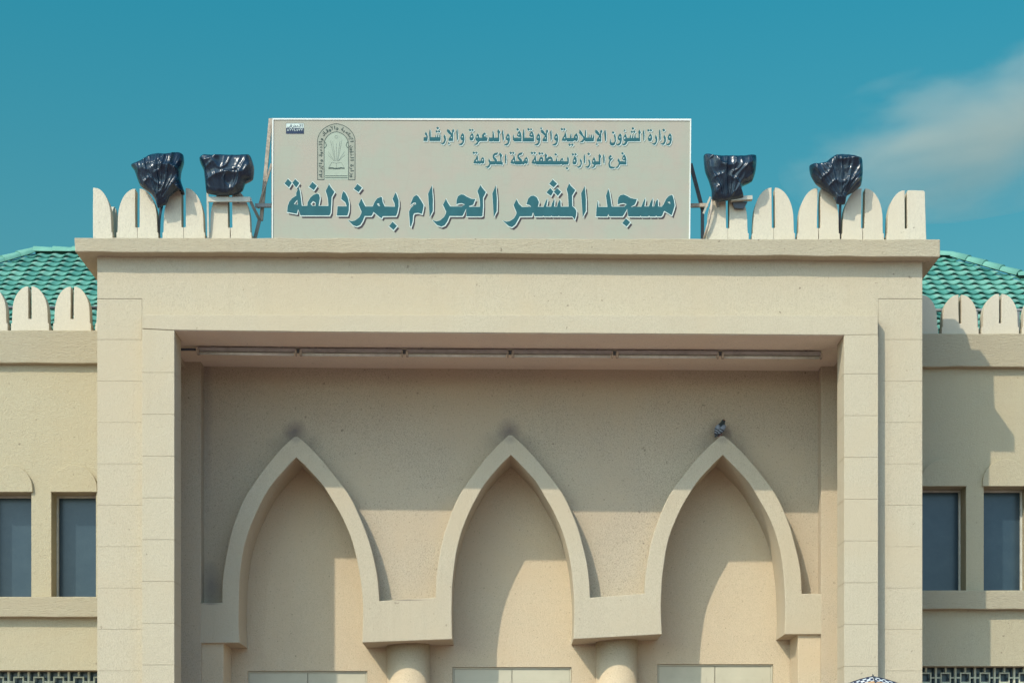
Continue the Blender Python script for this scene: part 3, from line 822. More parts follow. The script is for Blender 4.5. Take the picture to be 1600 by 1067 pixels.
LINES = [
 (A_, waw, [wawh]), (A_, [(1330,198),(1355,250),(1360,310),(1340,365),(1310,392),(1280,388),(1250,368),(1300,362),(1325,330),(1328,300),(1312,245)], []), (A_, dm(1317,110,28), []),
 (A_, [(1248,95),(1257,200),(1257,290),(1235,322),(1226,130)], []), (A_, reh, []), (A_, teh, [tehh]), (A_, dm(1023,114,25), []), (A_, dm(1071,113,24), []),
 (A_, [(940,95),(946,200),(945,290),(930,320),(916,150)], []),
 (A_, [(848,95),(878,152),(858,185),(862,320),(640,325),(620,330),(600,375),(565,402),(535,400),(505,383),(555,370),(580,340),(580,322),(548,312),(540,265),(560,215),(580,178),(600,215),(608,262),(660,262),(672,215),(688,195),(685,262),(708,262),(722,210),(735,200),(732,262),(750,262),(765,205),(775,200),(778,260),(835,262),(835,180),(828,150)], [[(556,243),(584,248),(580,282),(554,280)]]),
 (A_, sh(hamza, 545, 94), []), (A_, dm(724,78), []), (A_, dm(705,144,24), []), (A_, dm(752,144,24), []),
 (A_, sh(waw, -960, 3), [sh(wawh, -960, 3)]),
 (A_, [(378,178),(395,240),(397,320),(375,385),(340,408),(300,402),(278,370),(283,310),(298,270),(298,320),(315,350),(345,355),(375,330),(375,290),(362,230)], []), (A_, dm(344,157), []),
 (A_, [(195,100),(209,190),(209,300),(190,332),(170,140)], []),
 (A_, sh(lamalef, -537, 12), [sh(lah, -537, 12)]), (A_, sh(hamza, 12, 352), []),
 (B_, [(1572,185),(1578,260),(1568,325),(1418,328),(1392,305),(1360,340),(1290,355),(1345,310),(1375,270),(1345,225),(1290,170),(1300,98),(1345,150),(1370,210),(1395,240),(1405,180),(1402,130),(1415,100),(1425,140),(1420,258),(1470,258),(1478,215),(1490,185),(1492,258),(1515,258),(1525,210),(1538,185),(1538,258),(1555,258)], []),
 (B_, [(1250,172),(1268,230),(1262,300),(1240,322),(1200,305),(1175,328),(1060,328),(1045,300),(1030,318),(960,315),(970,265),(1000,225),(1010,190),(1025,135),(1040,190),(1050,262),(1115,262),(1122,210),(1138,175),(1145,262),(1185,265),(1200,215),(1225,185)], [[(1220,230),(1243,230),(1243,260),(1220,257)], [(998,252),(1022,238),(1026,275),(1000,273)]]),
 (B_, dm(959,93), []), (B_, dm(1008,93,23), []), (B_, dm(1109,392), []), (B_, dm(1160,392,24), []),
 (B_, sh(waw, -585, 3), [sh(wawh, -585, 3)]), (B_, [(755,105),(764,200),(764,280),(745,322),(733,150)], []),
 (B_, sh(lamalef, 22, 8), [sh(lah, 22, 8)]), (B_, sh(hamza, 540, 50), []), (B_, sh(waw, -928, 3), [sh(wawh, -928, 3)]),
 (B_, [(375,130),(400,150),(418,200),(425,265),(420,328),(210,328),(208,200),(218,110),(232,90),(238,140),(240,258),(400,258),(395,240),(360,243),(335,225),(340,180)], [[(360,178),(388,180),(385,208),(360,208)]]),
 (B_, dm(319,95), []), (B_, dm(367,95,21), []),
 (B_, [(150,130),(170,160),(183,230),(182,325),(50,328),(20,300),(15,240),(32,180),(35,240),(45,258),(160,258),(165,240),(130,243),(98,225),(105,180),(125,145)], [[(116,178),(143,180),(140,208),(116,208)]]), (B_, dm(108,97,27), []),
 (B_, sh(waw, -1513, 3), [sh(wawh, -1513, 3)]), (D_, [(412,130),(428,250),(438,360),(412,430),(386,200)], []),
 (D_, [(295,122),(348,190),(318,235),(322,400),(310,425),(185,425),(170,405),(155,425),(65,425),(68,290),(80,330),(150,333),(156,220),(148,200),(168,160),(185,230),(195,333),(290,333),(290,240),(275,180)], []),
 (C_, [(1265,155),(1290,195),(1250,200),(1247,228),(1315,258),(1300,318),(1165,320),(1140,345),(1120,385),(1090,395),(1045,385),(1090,370),(1115,345),(1120,322),(1090,312),(1080,270),(1100,215),(1130,170),(1150,215),(1155,255),(1215,258),(1205,215),(1230,175)], [[(1103,226),(1127,230),(1124,260),(1101,257)]]),
 (C_, sh(teh, -45, -13), [sh(tehh, -45, -13)]), (C_, dm(978,110,25), []), (C_, dm(1026,110,22), []),
 (C_, sh(waw, -602, -3), [sh(wawh, -602, -3)]), (C_, [(735,92),(744,200),(744,280),(728,312),(713,140)], []),
 (C_, lamalef, [lah]), (C_, sh(hamza, 550, 340), []), (C_, sh(reh, -680, -10), []),
 (C_, [(405,180),(412,260),(405,318),(200,318),(192,180),(205,90),(218,120),(222,245),(310,248),(318,205),(328,195),(328,248),(345,248),(355,205),(368,190),(368,248),(390,248),(392,210)], []),
 (C_, dm(356,71), []), (C_, dm(337,137,24), []), (C_, dm(384,137,22), []),
 (C_, [(130,140),(155,190),(165,250),(155,318),(85,318),(88,250),(140,248),(135,215),(108,190)], []),
 # second line
 (E_, [(1415,140),(1445,180),(1460,240),(1460,340),(1330,340),(1310,385),(1285,410),(1245,400),(1290,375),(1310,340),(1315,310),(1290,265),(1310,220),(1330,255),(1340,280),(1440,280),(1440,262),(1400,260),(1378,235),(1390,185)], [[(1396,203),(1423,206),(1423,233),(1398,233)]]), (E_, dm(1386,127), []),
 (E_, [(1158,155),(1178,180),(1172,200),(1150,205),(1155,225),(1205,220),(1170,255),(1145,290),(1140,330),(1160,375),(1220,390),(1250,385),(1220,412),(1170,420),(1130,400),(1115,345),(1125,290),(1140,255),(1118,230),(1120,195)], []),
 (E_, [(1030,135),(1044,230),(1037,325),(1020,310),(1013,180)], []),
 (E_, [(945,130),(978,180),(960,215),(962,340),(870,345),(850,390),(815,408),(775,395),(820,385),(845,345),(810,335),(798,300),(815,240),(840,195),(862,240),(870,280),(930,280),(930,215),(925,175)], [[(820,256),(845,260),(840,291),(818,288)]]),
 (E_, [(745,235),(770,290),(768,340),(740,395),(710,405),(665,385),(715,375),(745,340),(745,310),(728,270)], []), (E_, dm(735,138,27), []),
 (E_, [(660,140),(670,230),(664,320),(648,310),(640,190)], []), (E_, [(585,225),(605,280),(602,335),(575,390),(540,405),(505,385),(550,375),(580,340),(582,310),(565,265)], []),
 (E_, [(475,175),(500,220),(508,275),(490,330),(455,342),(430,325),(428,280),(445,230)], [[(450,248),(477,250),(474,287),(448,284)]]), (E_, dm(432,145,25), []), (E_, dm(484,145,24), []),
 (F_, [(1878,185),(1893,230),(1890,310),(1873,342),(1788,342),(1773,354),(1753,330),(1718,342),(1265,340),(1255,320),(1240,330),(1180,318),(1190,270),(1225,225),(1245,150),(1258,200),(1268,275),(1315,275),(1320,240),(1345,200),(1380,190),(1400,220),(1398,275),(1440,272),(1432,180),(1440,120),(1475,160),(1462,200),(1468,225),(1500,200),(1545,185),(1575,215),(1590,275),(1640,275),(1648,240),(1662,205),(1668,275),(1722,275),(1740,235),(1765,215),(1780,225),(1790,280),(1868,280),(1858,220)], [[(1486,267),(1520,232),(1552,238),(1558,270)], [(1348,238),(1378,238),(1375,270),(1348,267)], [(1220,264),(1241,248),(1245,288),(1220,285)], [(1752,252),(1771,252),(1771,278),(1752,275)]]),
 (F_, dm(1640,147,25), []), (F_, dm(1858,412), []), (F_, dm(1330,128,27), []), (F_, dm(1381,128,24), []), (F_, dm(1184,118,27), []), (F_, dm(1235,118,24), []),
 (F_, [(1085,195),(1105,240),(1100,310),(1080,330),(1050,315),(1020,345),(1005,340),(990,325),(975,340),(865,340),(850,320),(835,330),(772,318),(785,265),(820,225),(838,150),(855,200),(865,275),(950,275),(905,215),(905,165),(935,125),(1005,105),(990,145),(935,165),(930,190),(985,240),(1000,285),(1030,270),(1045,225)], [[(1063,236),(1087,238),(1085,268),(1063,265)], [(813,260),(838,248),(842,285),(816,285)]]),
 (F_, dm(776,118,26), []), (F_, dm(826,118,23), []), (F_, [(680,130),(692,220),(684,325),(668,310),(663,180)], []),
 (F_, [(570,110),(612,160),(595,200),(600,280),(625,310),(612,355),(595,340),(500,340),(488,325),(475,340),(385,340),(370,380),(335,410),(280,385),(325,378),(360,340),(365,315),(345,270),(360,225),(375,260),(390,278),(470,278),(430,215),(428,165),(460,125),(530,108),(520,145),(465,165),(458,190),(505,240),(515,280),(578,278),(575,200),(555,155)], []),
 (F_, [(245,195),(265,240),(265,305),(240,325),(205,310),(180,332),(160,318),(145,325),(62,315),(70,265),(105,225),(130,150),(145,200),(150,270),(195,275),(210,225)], [[(220,238),(247,238),(245,268),(220,265)], [(106,257),(130,243),(134,283),(108,283)]]), (F_, dm(66,115,26), []), (F_, dm(116,115,23), []),
]
mb = MB()
for i, (f, pts, holes) in enumerate(LINES):
    e = i * 1.2e-5
    fill_poly(mb, f(pts), [f(h) for h in holes], .002 + e, 2, (1.7, 2.1), .0)
    fill_poly(mb, f(pts), [f(h) for h in holes], .004 + e, 1, (.5, .6), .75)
    fill_poly(mb, f(pts), [f(h) for h in holes], .006 + e, 0, (0, 0), .12)
mb.build('subtitle_lettering', [M['ink'], M['inkwhite'], M['inkfaint']], so, recalc=False)

# emblem
def stroke(mb, pts, wd, lay, mi=0, closed=False):
    n = len(pts); L = []; Rr = []
    for i in range(n):
        a = Vector(pts[i - 1] if (i or closed) else pts[0]); b = Vector(pts[(i + 1) % n] if (i < n - 1 or closed) else pts[-1])
        t = (b - a).normalized(); nn = Vector((-t.y, t.x)) * wd / 2; p = Vector(pts[i])
        L.append(mb.bm.verts.new(SP(p.x + nn.x, p.y + nn.y, lay))); Rr.append(mb.bm.verts.new(SP(p.x - nn.x, p.y - nn.y, lay)))
    for i in range(n if closed else n - 1):
        j = (i + 1) % n
        f = mb.bm.faces.new((L[i], L[j], Rr[j], Rr[i])); f.material_index = mi
EW = win(430, 180, 7.273)
mb = MB()
def arch_line(cx, hw, apex, spring, bottom, n=14):
    def side(s):
        pts = [(cx + s * hw, bottom), (cx + s * hw, spring)]
        for i in range(1, n + 1):
            t = i / n
            pts.append((cx + s * hw * math.cos(t * math.pi / 2) ** .92 * (1 - .06 * t), spring - (spring - apex) * (math.sin(t * math.pi / 2) * .78 + .22 * t)))
        return pts
    a = side(-1); b = side(1)
    return a + b[::-1][1:]
outer = EW(arch_line(694, 213, 100, 290, 736)); inner = EW(arch_line(694, 138, 192, 330, 736))
# tinted fields: border band, then the paler inside
fill_poly(mb, outer + inner[::-1], [], .0016, 3)
fill_poly(mb, inner, [], .0014, 4)
stroke(mb, outer, .75, .0036); stroke(mb, inner, .75, .0036)
stroke(mb, EW([(480, 735), (557, 735)]), .7, .0036); stroke(mb, EW([(832, 737), (910, 737)]), .7, .0036)
for s in (-1, 1): stroke(mb, EW([(694 + s * 138, 300), (694 + s * 122, 318), (694 + s * 112, 345), (694 + s * 122, 365), (694 + s * 138, 378)]), .8, .0040)
for y in (692, 712): stroke(mb, EW([(568, y), (822, y)]), .8, .0036)
stroke(mb, EW([(605, 607), (640, 603), (694, 610), (750, 603), (787, 607)]), 1.7, .0044)
for pts in ([(610, 598), (640, 540), (694, 548), (750, 540), (783, 598)], [(694, 548), (694, 606)]): stroke(mb, EW(pts), .45, .0040, 1)
for x, y in ((600, 455), (628, 290), (605, 420), (652, 300), (694, 320), (735, 300), (757, 290), (785, 420), (790, 455)):
    bx = 694 + (x - 694) * .25; stroke(mb, EW([(x, y), (bx, 525)]), .45, .0036, 1)
stroke(mb, [EW([(694 + 16 * math.cos(a * .5), 250 + 16 * math.sin(a * .5))])[0] for a in range(13)], .4, .0036, 1)
mb.build('emblem', [M['inkline'], M['inkfaint'], M['inkwhite'], plain('emblem_band_ink', (.295, .298, .235), .7, spec=.1, var=.05), plain('emblem_field_ink', (.33, .365, .285), .7, spec=.1, var=.04)], so, recalc=False)

def glyphs(chars, place, name, mat, parent, lay):
    """chars in reading order; place(i, n) -> centre px, height px, rotation"""
    mb = MB(); n = len(chars)
    for i, ch in enumerate(chars):
        if ch == ' ': continue
        cu = bpy.data.curves.new('tmp', 'FONT'); cu.body = ch; cu.offset = .012
        o = bpy.data.objects.new('tmp', cu); me = bpy.data.meshes.new_from_object(o)
        if len(me.vertices):
            xs = [v.co.x for v in me.vertices]; cx = (min(xs) + max(xs)) / 2
            (x, y), hgt, rot, wid = place(i, n)
            c, s = math.cos(rot), math.sin(rot)
            sx = wid / max(.18, max(xs) - min(xs)) if wid else hgt
            vs = []
            for v in me.vertices:
                a = (v.co.x - cx) * min(sx, hgt * 1.6); b = (v.co.y - .3) * hgt
                vs.append(mb.bm.verts.new(SP(x + a * c + b * s, y + a * s - b * c, lay + i * 1e-5)))
            for p in me.polygons:
                try: mb.bm.faces.new([vs[k] for k in p.vertices])
                except ValueError: pass
        bpy.data.objects.remove(o); bpy.data.curves.remove(cu); bpy.data.meshes.remove(me)
    return mb.build(name, mat, parent, recalc=False)
# the words round the emblem, in joined letter forms
ARAB = "\uFEED\uFEAF\uFE8D\uFEAD\uFE93 \uFE8D\uFEDF\uFEB8\uFE86\uFEED\uFEE5 \uFE8D\uFEF9\uFEB3\uFEFC\uFEE3\uFEF4\uFE94 \uFEED\uFE8D\uFEF7\uFEED\uFED7\uFE8E\uFED1 \uFEED\uFE8D\uFEDF\uFEAA\uFECB\uFEEE\uFE93 \uFEED\uFE8D\uFEF9\uFEAD\uFEB7\uFE8E\uFEA9"
midl = EW(arch_line(694, 177, 145, 305, 715))[::-1]
def along(tt):
    Ls = [math.dist(a, b) for a, b in zip(midl, midl[1:])]; T = sum(Ls); u = tt * T
    for (a, b), l in zip(zip(midl, midl[1:]), Ls):
        if u <= l: 
            k_ = u / l; return (a[0] + (b[0] - a[0]) * k_, a[1] + (b[1] - a[1]) * k_), math.atan2(b[1] - a[1], b[0] - a[0])
        u -= l
    return midl[-1], math.pi / 2
def place(i, n):
    p, a = along((i + .6) / n); return p, 7.2, a + math.pi, 3.6
glyphs(ARAB, place, 'emblem_lettering', M['inkline'], so, .005)
# printer's little tag
mb = MB()
def quad(mb, x0, y0, x1, y1, lay, mi): 
    f = mb.bm.faces.new([mb.bm.verts.new(SP(x, y, lay)) for x, y in ((x0, y0), (x0, y1), (x1, y1), (x1, y0))]); f.material_index = mi
quad(mb, 447.2, 193.2, 474.6, 200.3, .0016, 0); quad(mb, 447.2, 200.3, 474.6, 209.2, .0016, 1)
stroke(mb, [(447, 193), (447, 209.3), (474.8, 209.3), (474.8, 193)], .45, .0030, 1, True)
mb.build('printer_tag', [M['inkwhite'], M['navy']], so, recalc=False)
glyphs("\uFE8D\uFEDF\uFEE4\uFEC4\uFEAE\uFED3\uFEF2", lambda i, n: ((472 - i * 3.5, 197), 6.5, 0, 3.6), 'tag_lettering', M['navy'], so, .0034)
glyphs("٥٧٧٤٥٧٧", lambda i, n: ((450 + i * 3.6, 203.3), 5.6, 0, 0), 'tag_lettering', M['inkwhite'], so, .0034)

# back frame of the sign
mb = MB()
def bar_px(mb, a, da, b, db, wx, wy, mi=0): mb.bar(P(*a, da), P(*b, db), wx, wy, mi)
bar_px(mb, (423, 186), .28, (408, 345), .42, .055, .05)
bar_px(mb, (424.5, 256), .24, (403.5, 326), .40, .03, .03)
bar_px(mb, (427, 190), .20, (427, 372), .24, .05, .04)
mb.build('support_strut', M['rustmetal'], so)
mb = MB()
bar_px(mb, (399, 321.5), .30, (440, 321.5), .30, .055, .05)
bar_px(mb, (391, 314), .05, (405.5, 344), .36, .045, .04)
bar_px(mb, (405.5, 344), .36, (398, 374), .45, .05, .04)
mb.build('support_strut', M['metal'], so)
mb = MB()
bar_px(mb, (1079, 256), .24, (1097.5, 327), .42, .055, .05); bar_px(mb, (1097.5, 326), .42, (1097.5, 374), .44, .05, .05)
mb.build('support_strut', M['darkmetal'], so)
mb = MB(); bar_px(mb, (1060, 322), .32, (1106, 321), .32, .055, .05); mb.build('support_strut', M['rustmetal'], so)
mb = MB()
for x in (520, 640, 760, 880, 1000):
    bar_px(mb, (x, 200), .20, (x, 372), .20, .05, .04); bar_px(mb, (x, 210), .23, (x, 372), 1.2, .04, .04)
bar_px(mb, (430, 230), .24, (1075, 230), .24, .04, .04); bar_px(mb, (430, 330), .24, (1075, 330), .24, .04, .04)
mb.build('back_frame', M['metal'], so)

# ------------------------------------------------------------------ wrapped floodlights
Z3 = win(100, 220, 4.706); Z4 = win(1060, 220, 3.81)
def catmull(pts, n=4):
    out = []; m_ = len(pts)
    for i in range(m_):
        p0, p1, p2, p3 = [Vector(pts[(i + k) % m_]) for k in (-1, 0, 1, 2)]
        for k in range(n):
            t = k / n
            v = .5 * ((2 * p1) + (p2 - p0) * t + (2 * p0 - 5 * p1 + 4 * p2 - p3) * t * t + (3 * p1 - p0 - 3 * p2 + p3) * t ** 3)
            v = p1.lerp(p2, t) * .45 + v * .55
            out.append((v.x, v.y))
    return out
def bag(outline, c, neck, dcen, T, folds, seed, parent, flat=5.0):
    pts = catmull(outline, 5)
    # even spacing along the outline
    Ls = [math.dist(pts[i], pts[(i + 1) % len(pts)]) for i in range(len(pts))]; tot = sum(Ls); NN = 240
    res = []; i = 0; acc = 0
    for k in range(NN):
        u = tot * k / NN
        while acc + Ls[i] < u: acc += Ls[i]; i += 1
        f_ = (u - acc) / Ls[i]; a, b = pts[i], pts[(i + 1) % len(pts)]
        res.append((a[0] + (b[0] - a[0]) * f_, a[1] + (b[1] - a[1]) * f_))
    mb = MB(); RN = 46
    ymin = min(p[1] for p in res); ymax = max(p[1] for p in res)
    def depth(x, y, r, side):
        body = (1 - r ** flat) ** (1 / 2.2)
        v = (y - ymin) / (ymax - ymin)
        taper = 1 - .62 * max(0, v - .35) / .65
        d = T * body * taper
        ang = math.atan2(x - neck[0], neck[1] - y); dist = math.hypot(x - neck[0], y - neck[1])
        env = min(1, (1 - r) * 5)
        wr = 0
        for k_, am, off in folds:
            s_ = math.sin(ang * k_ + off + 1.4 * noise.noise(Vector((x * .03, y * .03, seed))))
            wr += am * (1 - abs(s_)) ** 2.2
        wr += .05 * (1 - abs(noise.noise(Vector((x * .022, y * .030, seed + 3))))) ** 6
        wr += .03 * (1 - abs(noise.noise(Vector((x * .04 + y * .03, y * .03 - x * .015, seed + 8))))) ** 9
        wr += .012 * noise.noise(Vector((x * .05, y * .05, seed + 5)))
        return (d + wr * env * (.5 + .5 * min(1, dist / 40))) * side
    for side in (-1, 1):
        prev = None
        for j in range(RN + 1):
            r = math.sin(math.pi / 2 * j / RN)
            ring = []
            for (x, y) in (res if j else [c]):
                xx = c[0] + (x - c[0]) * r; yy = c[1] + (y - c[1]) * r
                p = P(xx, yy, dcen)
                ring.append(mb.bm.verts.new((p.x, dcen + depth(xx, yy, r, side) , p.z)))
            if prev:
                if len(prev) == 1:
                    for k in range(NN): mb.bm.faces.new((prev[0], ring[k], ring[(k + 1) % NN]))
                else:
                    for k in range(NN): mb.bm.faces.new((prev[k], ring[k], ring[(k + 1) % NN], prev[(k + 1) % NN]))
            prev = ring
    bmesh.ops.remove_doubles(mb.bm, verts=mb.bm.verts[:], dist=.0008)
    return mb.build('plastic_cover', M['bag'], parent, smooth=True)
GRP = 'wrapped floodlights along the parapet'
f1 = thing('floodlight', 'leftmost floodlight, wrapped in dark plastic with a tail of film hanging between two merlons', 'floodlight', P(250, 372, .0), GRP)
bag(Z3([(495,185),(560,158),(640,110),(700,100),(760,104),(800,98),(850,92),(878,108),(882,160),(862,225),(858,290),(885,375),(885,398),(868,352),(830,365),(775,415),(752,470),(720,480),(690,496),(672,440),(640,392),(560,330),(520,225)]), Z3([(700,260)])[0], Z3([(705,470)])[0], 0.02, .17, ((9, .034, .3), (17, .020, 1.1), (29, .010, .4)), 1, f1)
mb = MB(); mb.tube([P(250, 318, 0.110), P(251, 330, 0.210), P(249, 345, 0.250), P(248, 373, 0.270)], .02, 8); mb.build('stand_pole', M['darkmetal'], f1)
mb = MB(); mb.tube([P(254, 322, 0.070), P(251, 336, 0.120), P(248, 352, 0.130)], .012, 6); mb.build('cord', M['bag'], f1)
f2 = thing('floodlight', 'boxy floodlight in shiny dark plastic on a white bracket, just left of the sign', 'floodlight', P(358, 372, .0), GRP)
bag(Z3([(998,138),(1020,118),(1110,119),(1200,118),(1290,117),(1368,115),(1385,150),(1398,200),(1390,280),(1335,312),(1312,370),(1240,400),(1130,402),(1050,385),(1040,320),(1035,270),(1030,225),(1005,170)]), Z3([(1200,250)])[0], Z3([(1190,520)])[0], 0.01, .19, ((5, .026, .9), (11, .014, .2)), 2.6, f2, 7)
f3 = thing('floodlight', 'floodlight in crumpled dark plastic with a narrow waist, on the right beside the sign', 'floodlight', P(1138, 373, .0), GRP)
bag(Z4([(150,92),(172,87),(185,97),(300,99),(400,98),(462,95),(460,180),(440,240),(385,268),(374,295),(386,338),(300,355),(240,363),(200,350),(197,295),(182,240),(158,175)]), Z4([(300,210)])[0], Z4([(290,420)])[0], 0.01, .19, ((8, .03, .1), (15, .016, .6)), 4.2, f3, 6)
f4 = thing('floodlight', 'rightmost floodlight, dark plastic drawn to a point between two merlons', 'floodlight', P(1312, 373, .0), GRP)
bag(Z4([(780,152),(825,145),(872,135),(900,112),(930,95),(970,88),(1020,95),(1090,112),(1096,200),(1086,268),(1040,308),(1002,330),(990,380),(940,376),(930,340),(880,302),(820,258),(790,208)]), Z4([(945,200)])[0], Z4([(965,365)])[0], 0.02, .17, ((9, .030, .5), (19, .018, .1), (31, .010, .8)), 6.3, f4, 5)
mb = MB(); mb.tube([P(1313, 316, 0.130), P(1312.5, 335, 0.230), P(1312, 375, 0.250)], .02, 8); mb.build('stand_pole', M['darkmetal'], f4)
# brackets of the two inner ones
mb = MB()
bar_px(mb, (325, 312), 0.060, (391, 312), 0.060, .075, .03)
bar_px(mb, (324.3, 300), 0.070, (325.6, 372), 0.145, .03, .03)
bar_px(mb, (391, 312), 0.070, (391, 312.1), 0.290, .05, .04)
mb.build('bracket', M['white'], f2)
mb = MB(); bar_px(mb, (340, 300), 0.090, (344, 372), 0.490, .04, .04); bar_px(mb, (372, 300), 0.090, (372, 372), 0.490, .04, .04); mb.build('stand_pole', M['metal'], f2)
mb = MB()
bar_px(mb, (1142, 312), 0.060, (1175, 310), 0.060, .06, .10)
mb.build('bracket', M['white'], f3)
mb = MB(); mb.tube([P(1113, 312, 0.070), P(1111, 330, 0.080), P(1106, 352, 0.100), P(1100, 373, 0.140)], .02, 8); mb.build('strap', M['rustmetal'], f3)
mb = MB(); bar_px(mb, (1110, 308), 0.070, (1099, 334), 0.130, .03, .03); mb.build('bracket_arm', M['white'], f3)
mb = MB(); mb.prism([(1144, 316), (1148, 325), (1162, 326), (1168, 315.5)], .09, .15); mb.build('lamp_foot', M['darkmetal'], f3)
mb = MB(); bar_px(mb, (1122, 308), 0.090, (1122, 373), 0.490, .04, .04); bar_px(mb, (1150, 308), 0.090, (1150, 373), 0.490, .04, .04); mb.build('stand_pole', M['metal'], f3)

# ------------------------------------------------------------------ fluorescent fittings under the porch ceiling
ends = [306, 466, 632, 797, 960, 1125, 1286]
names = ['first', 'second', 'third', 'fourth', 'fifth', 'sixth']
DL = .92
for i in range(6):
    a, b = ends[i], ends[i + 1]
    def cz(px):  # ceiling height above this picture column
        for (xa, ya), (xb, yb) in zip(cl, cl[1:]):
            X = VX + (px - VX) * (D + DL) / D
            if xa <= X <= xb: return P(0, ya + (yb - ya) * (X - xa) / (xb - xa), 0).z
    pa, pb = P(a, 545, DL), P(b, 545, DL); za, zb = cz(a + 3), cz(b - 3)
    lm = thing('fluorescent_lamp', names[i] + ' fluorescent batten from the left under the porch ceiling', 'lamp', ((pa.x + pb.x) / 2, DL, min(za, zb) - .13), 'fluorescent battens under the porch ceiling')
    mb = MB()
    x0, x1 = pa.x + .035, pb.x - .035
    mb.solid([Vector((x0, DL - .05, za - .026)), Vector((x1, DL - .05, zb - .026)), Vector((x1, DL - .035, zb - .085)), Vector((x0, DL - .035, za - .085))],
             [Vector((x0, DL + .05, za - .026)), Vector((x1, DL + .05, zb - .026)), Vector((x1, DL + .035, zb - .085)), Vector((x0, DL + .035, za - .085))])
    for t in (.15, .85): mb.box((x0 + (x1 - x0) * t - .02, DL - .02, za + (zb - za) * t - .03), (x0 + (x1 - x0) * t + .02, DL + .02, za + (zb - za) * t + .002))
    mb.build('housing', M['housing'], lm, bevel=.006)
    mb = MB(); mb.tube([(x0 + .03, DL - .02, za - .122), (x1 - .03, DL - .02, zb - .122)], .023, 12); mb.build('tube', M['tube'], lm)
    for xx, zz in ((x0, za), (x1, zb)):
        mb = MB(); mb.box((xx - .012, DL - .05, zz - .142), (xx + .028 if xx == x0 else xx + .012, DL + .03, zz - .05)); mb.build('lamp_holder', M['rustmetal'], lm, bevel=.004)
    if i:
        mb = MB(); mb.box((pa.x - .04, DL - .03, za - .09), (pa.x + .04, DL + .03, za - .03)); mb.build('connector', M['darkmetal'], lm)
mb = MB(); mb.tube([P(262, 546, DL), P(306, 546, DL)], .022, 8)
o = mb.build('conduit', M['darkmetal']); o['label'] = 'short dark conduit feeding the leftmost lamp under the porch ceiling'; o['category'] = 'conduit'

# ------------------------------------------------------------------ pigeon on the right-hand arch
pd = 1.97
pg = thing('pigeon', 'grey pigeon with dark neck perched on the tip of the right arch', 'pigeon', P(1124.5, 682.5, pd))
def pm(name, col, r=.6): return plain(name, col, r, var=.15, scale=30)
PGm = {'body': pm('pigeon_grey', (.13, .145, .17)), 'dark': pm('pigeon_dark', (.022, .024, .03)), 'neck': pm('pigeon_neck', (.025, .04, .042), .35), 'pale': pm('pigeon_wing', (.20, .225, .26)), 'pink': pm('pigeon_leg', (.30, .09, .08)), 'eye': pm('pigeon_eye', (.5, .15, .03))}
def PP(x, y, dd=0): return P(x, y, pd + dd)
mb = MB()
spine = [(1119.0, 679.5, .045), (1121, 676.5, .052), (1123, 673, .066), (1125.5, 668.5, .072), (1127.6, 664.5, .058), (1129.2, 661, .040), (1130, 658.5, .034), (1130.6, 656.6, .030), (1130.9, 655.2, .016)]
rings = []
pts = [PP(x, y, .015) for x, y, r in spine]
mb.tube(pts, [r * .98 for x, y, r in spine], 16)
for f in mb.bm.faces:
    c = f.calc_center_median(); f.material_index = 1 if c.z > PP(0, 667, 0).z else 0
mb.build('body', [PGm['body'], PGm['neck']], pg)
def blade(name, pts2, d0, th, mats, mi_fn=None):
    mb = MB(); mb.solid([PP(x, y, d0) for x, y in pts2], [PP(x, y, d0 + th) for x, y in pts2])
    return mb.build(name, mats, pg, bevel=.004)
def wing(side):
    mb = MB(); n = 9
    # folded wing lies along the flank: elongated shell with two dark bars
    a = Vector(PP(1127.2, 665)); b = Vector(PP(1119.2, 679.5)); ax = b - a
    off = Vector((-.045, -.035, 0)) if side < 0 else Vector((.052, -.035, .0))
    prev = None
    for i in range(n + 1):
        t = i / n; wd = .050 * math.sin(math.pi * min(1, .12 + t * .86)) + .004
        c = a + ax * t + off * (1 - .55 * t)
        u = ax.normalized().cross(Vector((0, 1, 0))).normalized()
        row = [mb.bm.verts.new(c + u * wd * math.cos(k * math.pi / 3) * .9 + Vector((0, -.022 * math.sin(k * math.pi / 3) - .012, 0))) for k in range(4)]
        row += [mb.bm.verts.new(c + u * wd * math.cos(k * math.pi / 3) * .9 + Vector((0, .010, 0))) for k in (3, 0)]
        if prev:
            for k in range(6):
                f = mb.bm.faces.new((prev[k], prev[(k + 1) % 6], row[(k + 1) % 6], row[k])); f.smooth = True
                f.material_index = 1 if i in (5, 7, 9) else 0
        else: mb.bm.faces.new(row)
        prev = row
    mb.bm.faces.new(prev)
    return mb.build('wing', [PGm['pale'], PGm['dark']], pg)
wing(-1); wing(1)
mb = MB()
mb.solid([PP(1119.8, 674.8, -.03), PP(1117.0, 680.5, -.04), PP(1116.0, 682.6, -.04), PP(1119.0, 682.8, -.04), PP(1123, 677, -.03)], [PP(1119.8, 674.8, -.005), PP(1117.0, 680.5, -.015), PP(1116.0, 682.6, -.02), PP(1119.0, 682.8, -.02), PP(1123, 677, -.005)])
mb.build('tail', PGm['dark'], pg, bevel=.003)
mb = MB(); mb.tube([PP(1131.3, 656.8, .01), PP(1132.6, 657.2, .005), PP(1133.6, 657.9, 0)], [.012, .008, .002], 8); mb.build('beak', PGm['dark'], pg)
for dx in (-.6, 2.4):
    mb = MB(); mb.tube([PP(1124.5 + dx, 675, .0), PP(1124.2 + dx, 679, -.005), PP(1124.5 + dx, 682.8, -.005)], [.012, .007, .006], 6)
    for ex in (-1.2, .8, 1.8): mb.tube([PP(1124.5 + dx, 682.4, -.005), PP(1124.5 + dx + ex, 682.8, -.03)], .004, 5)
    mb.build('leg', PGm['pink'], pg)
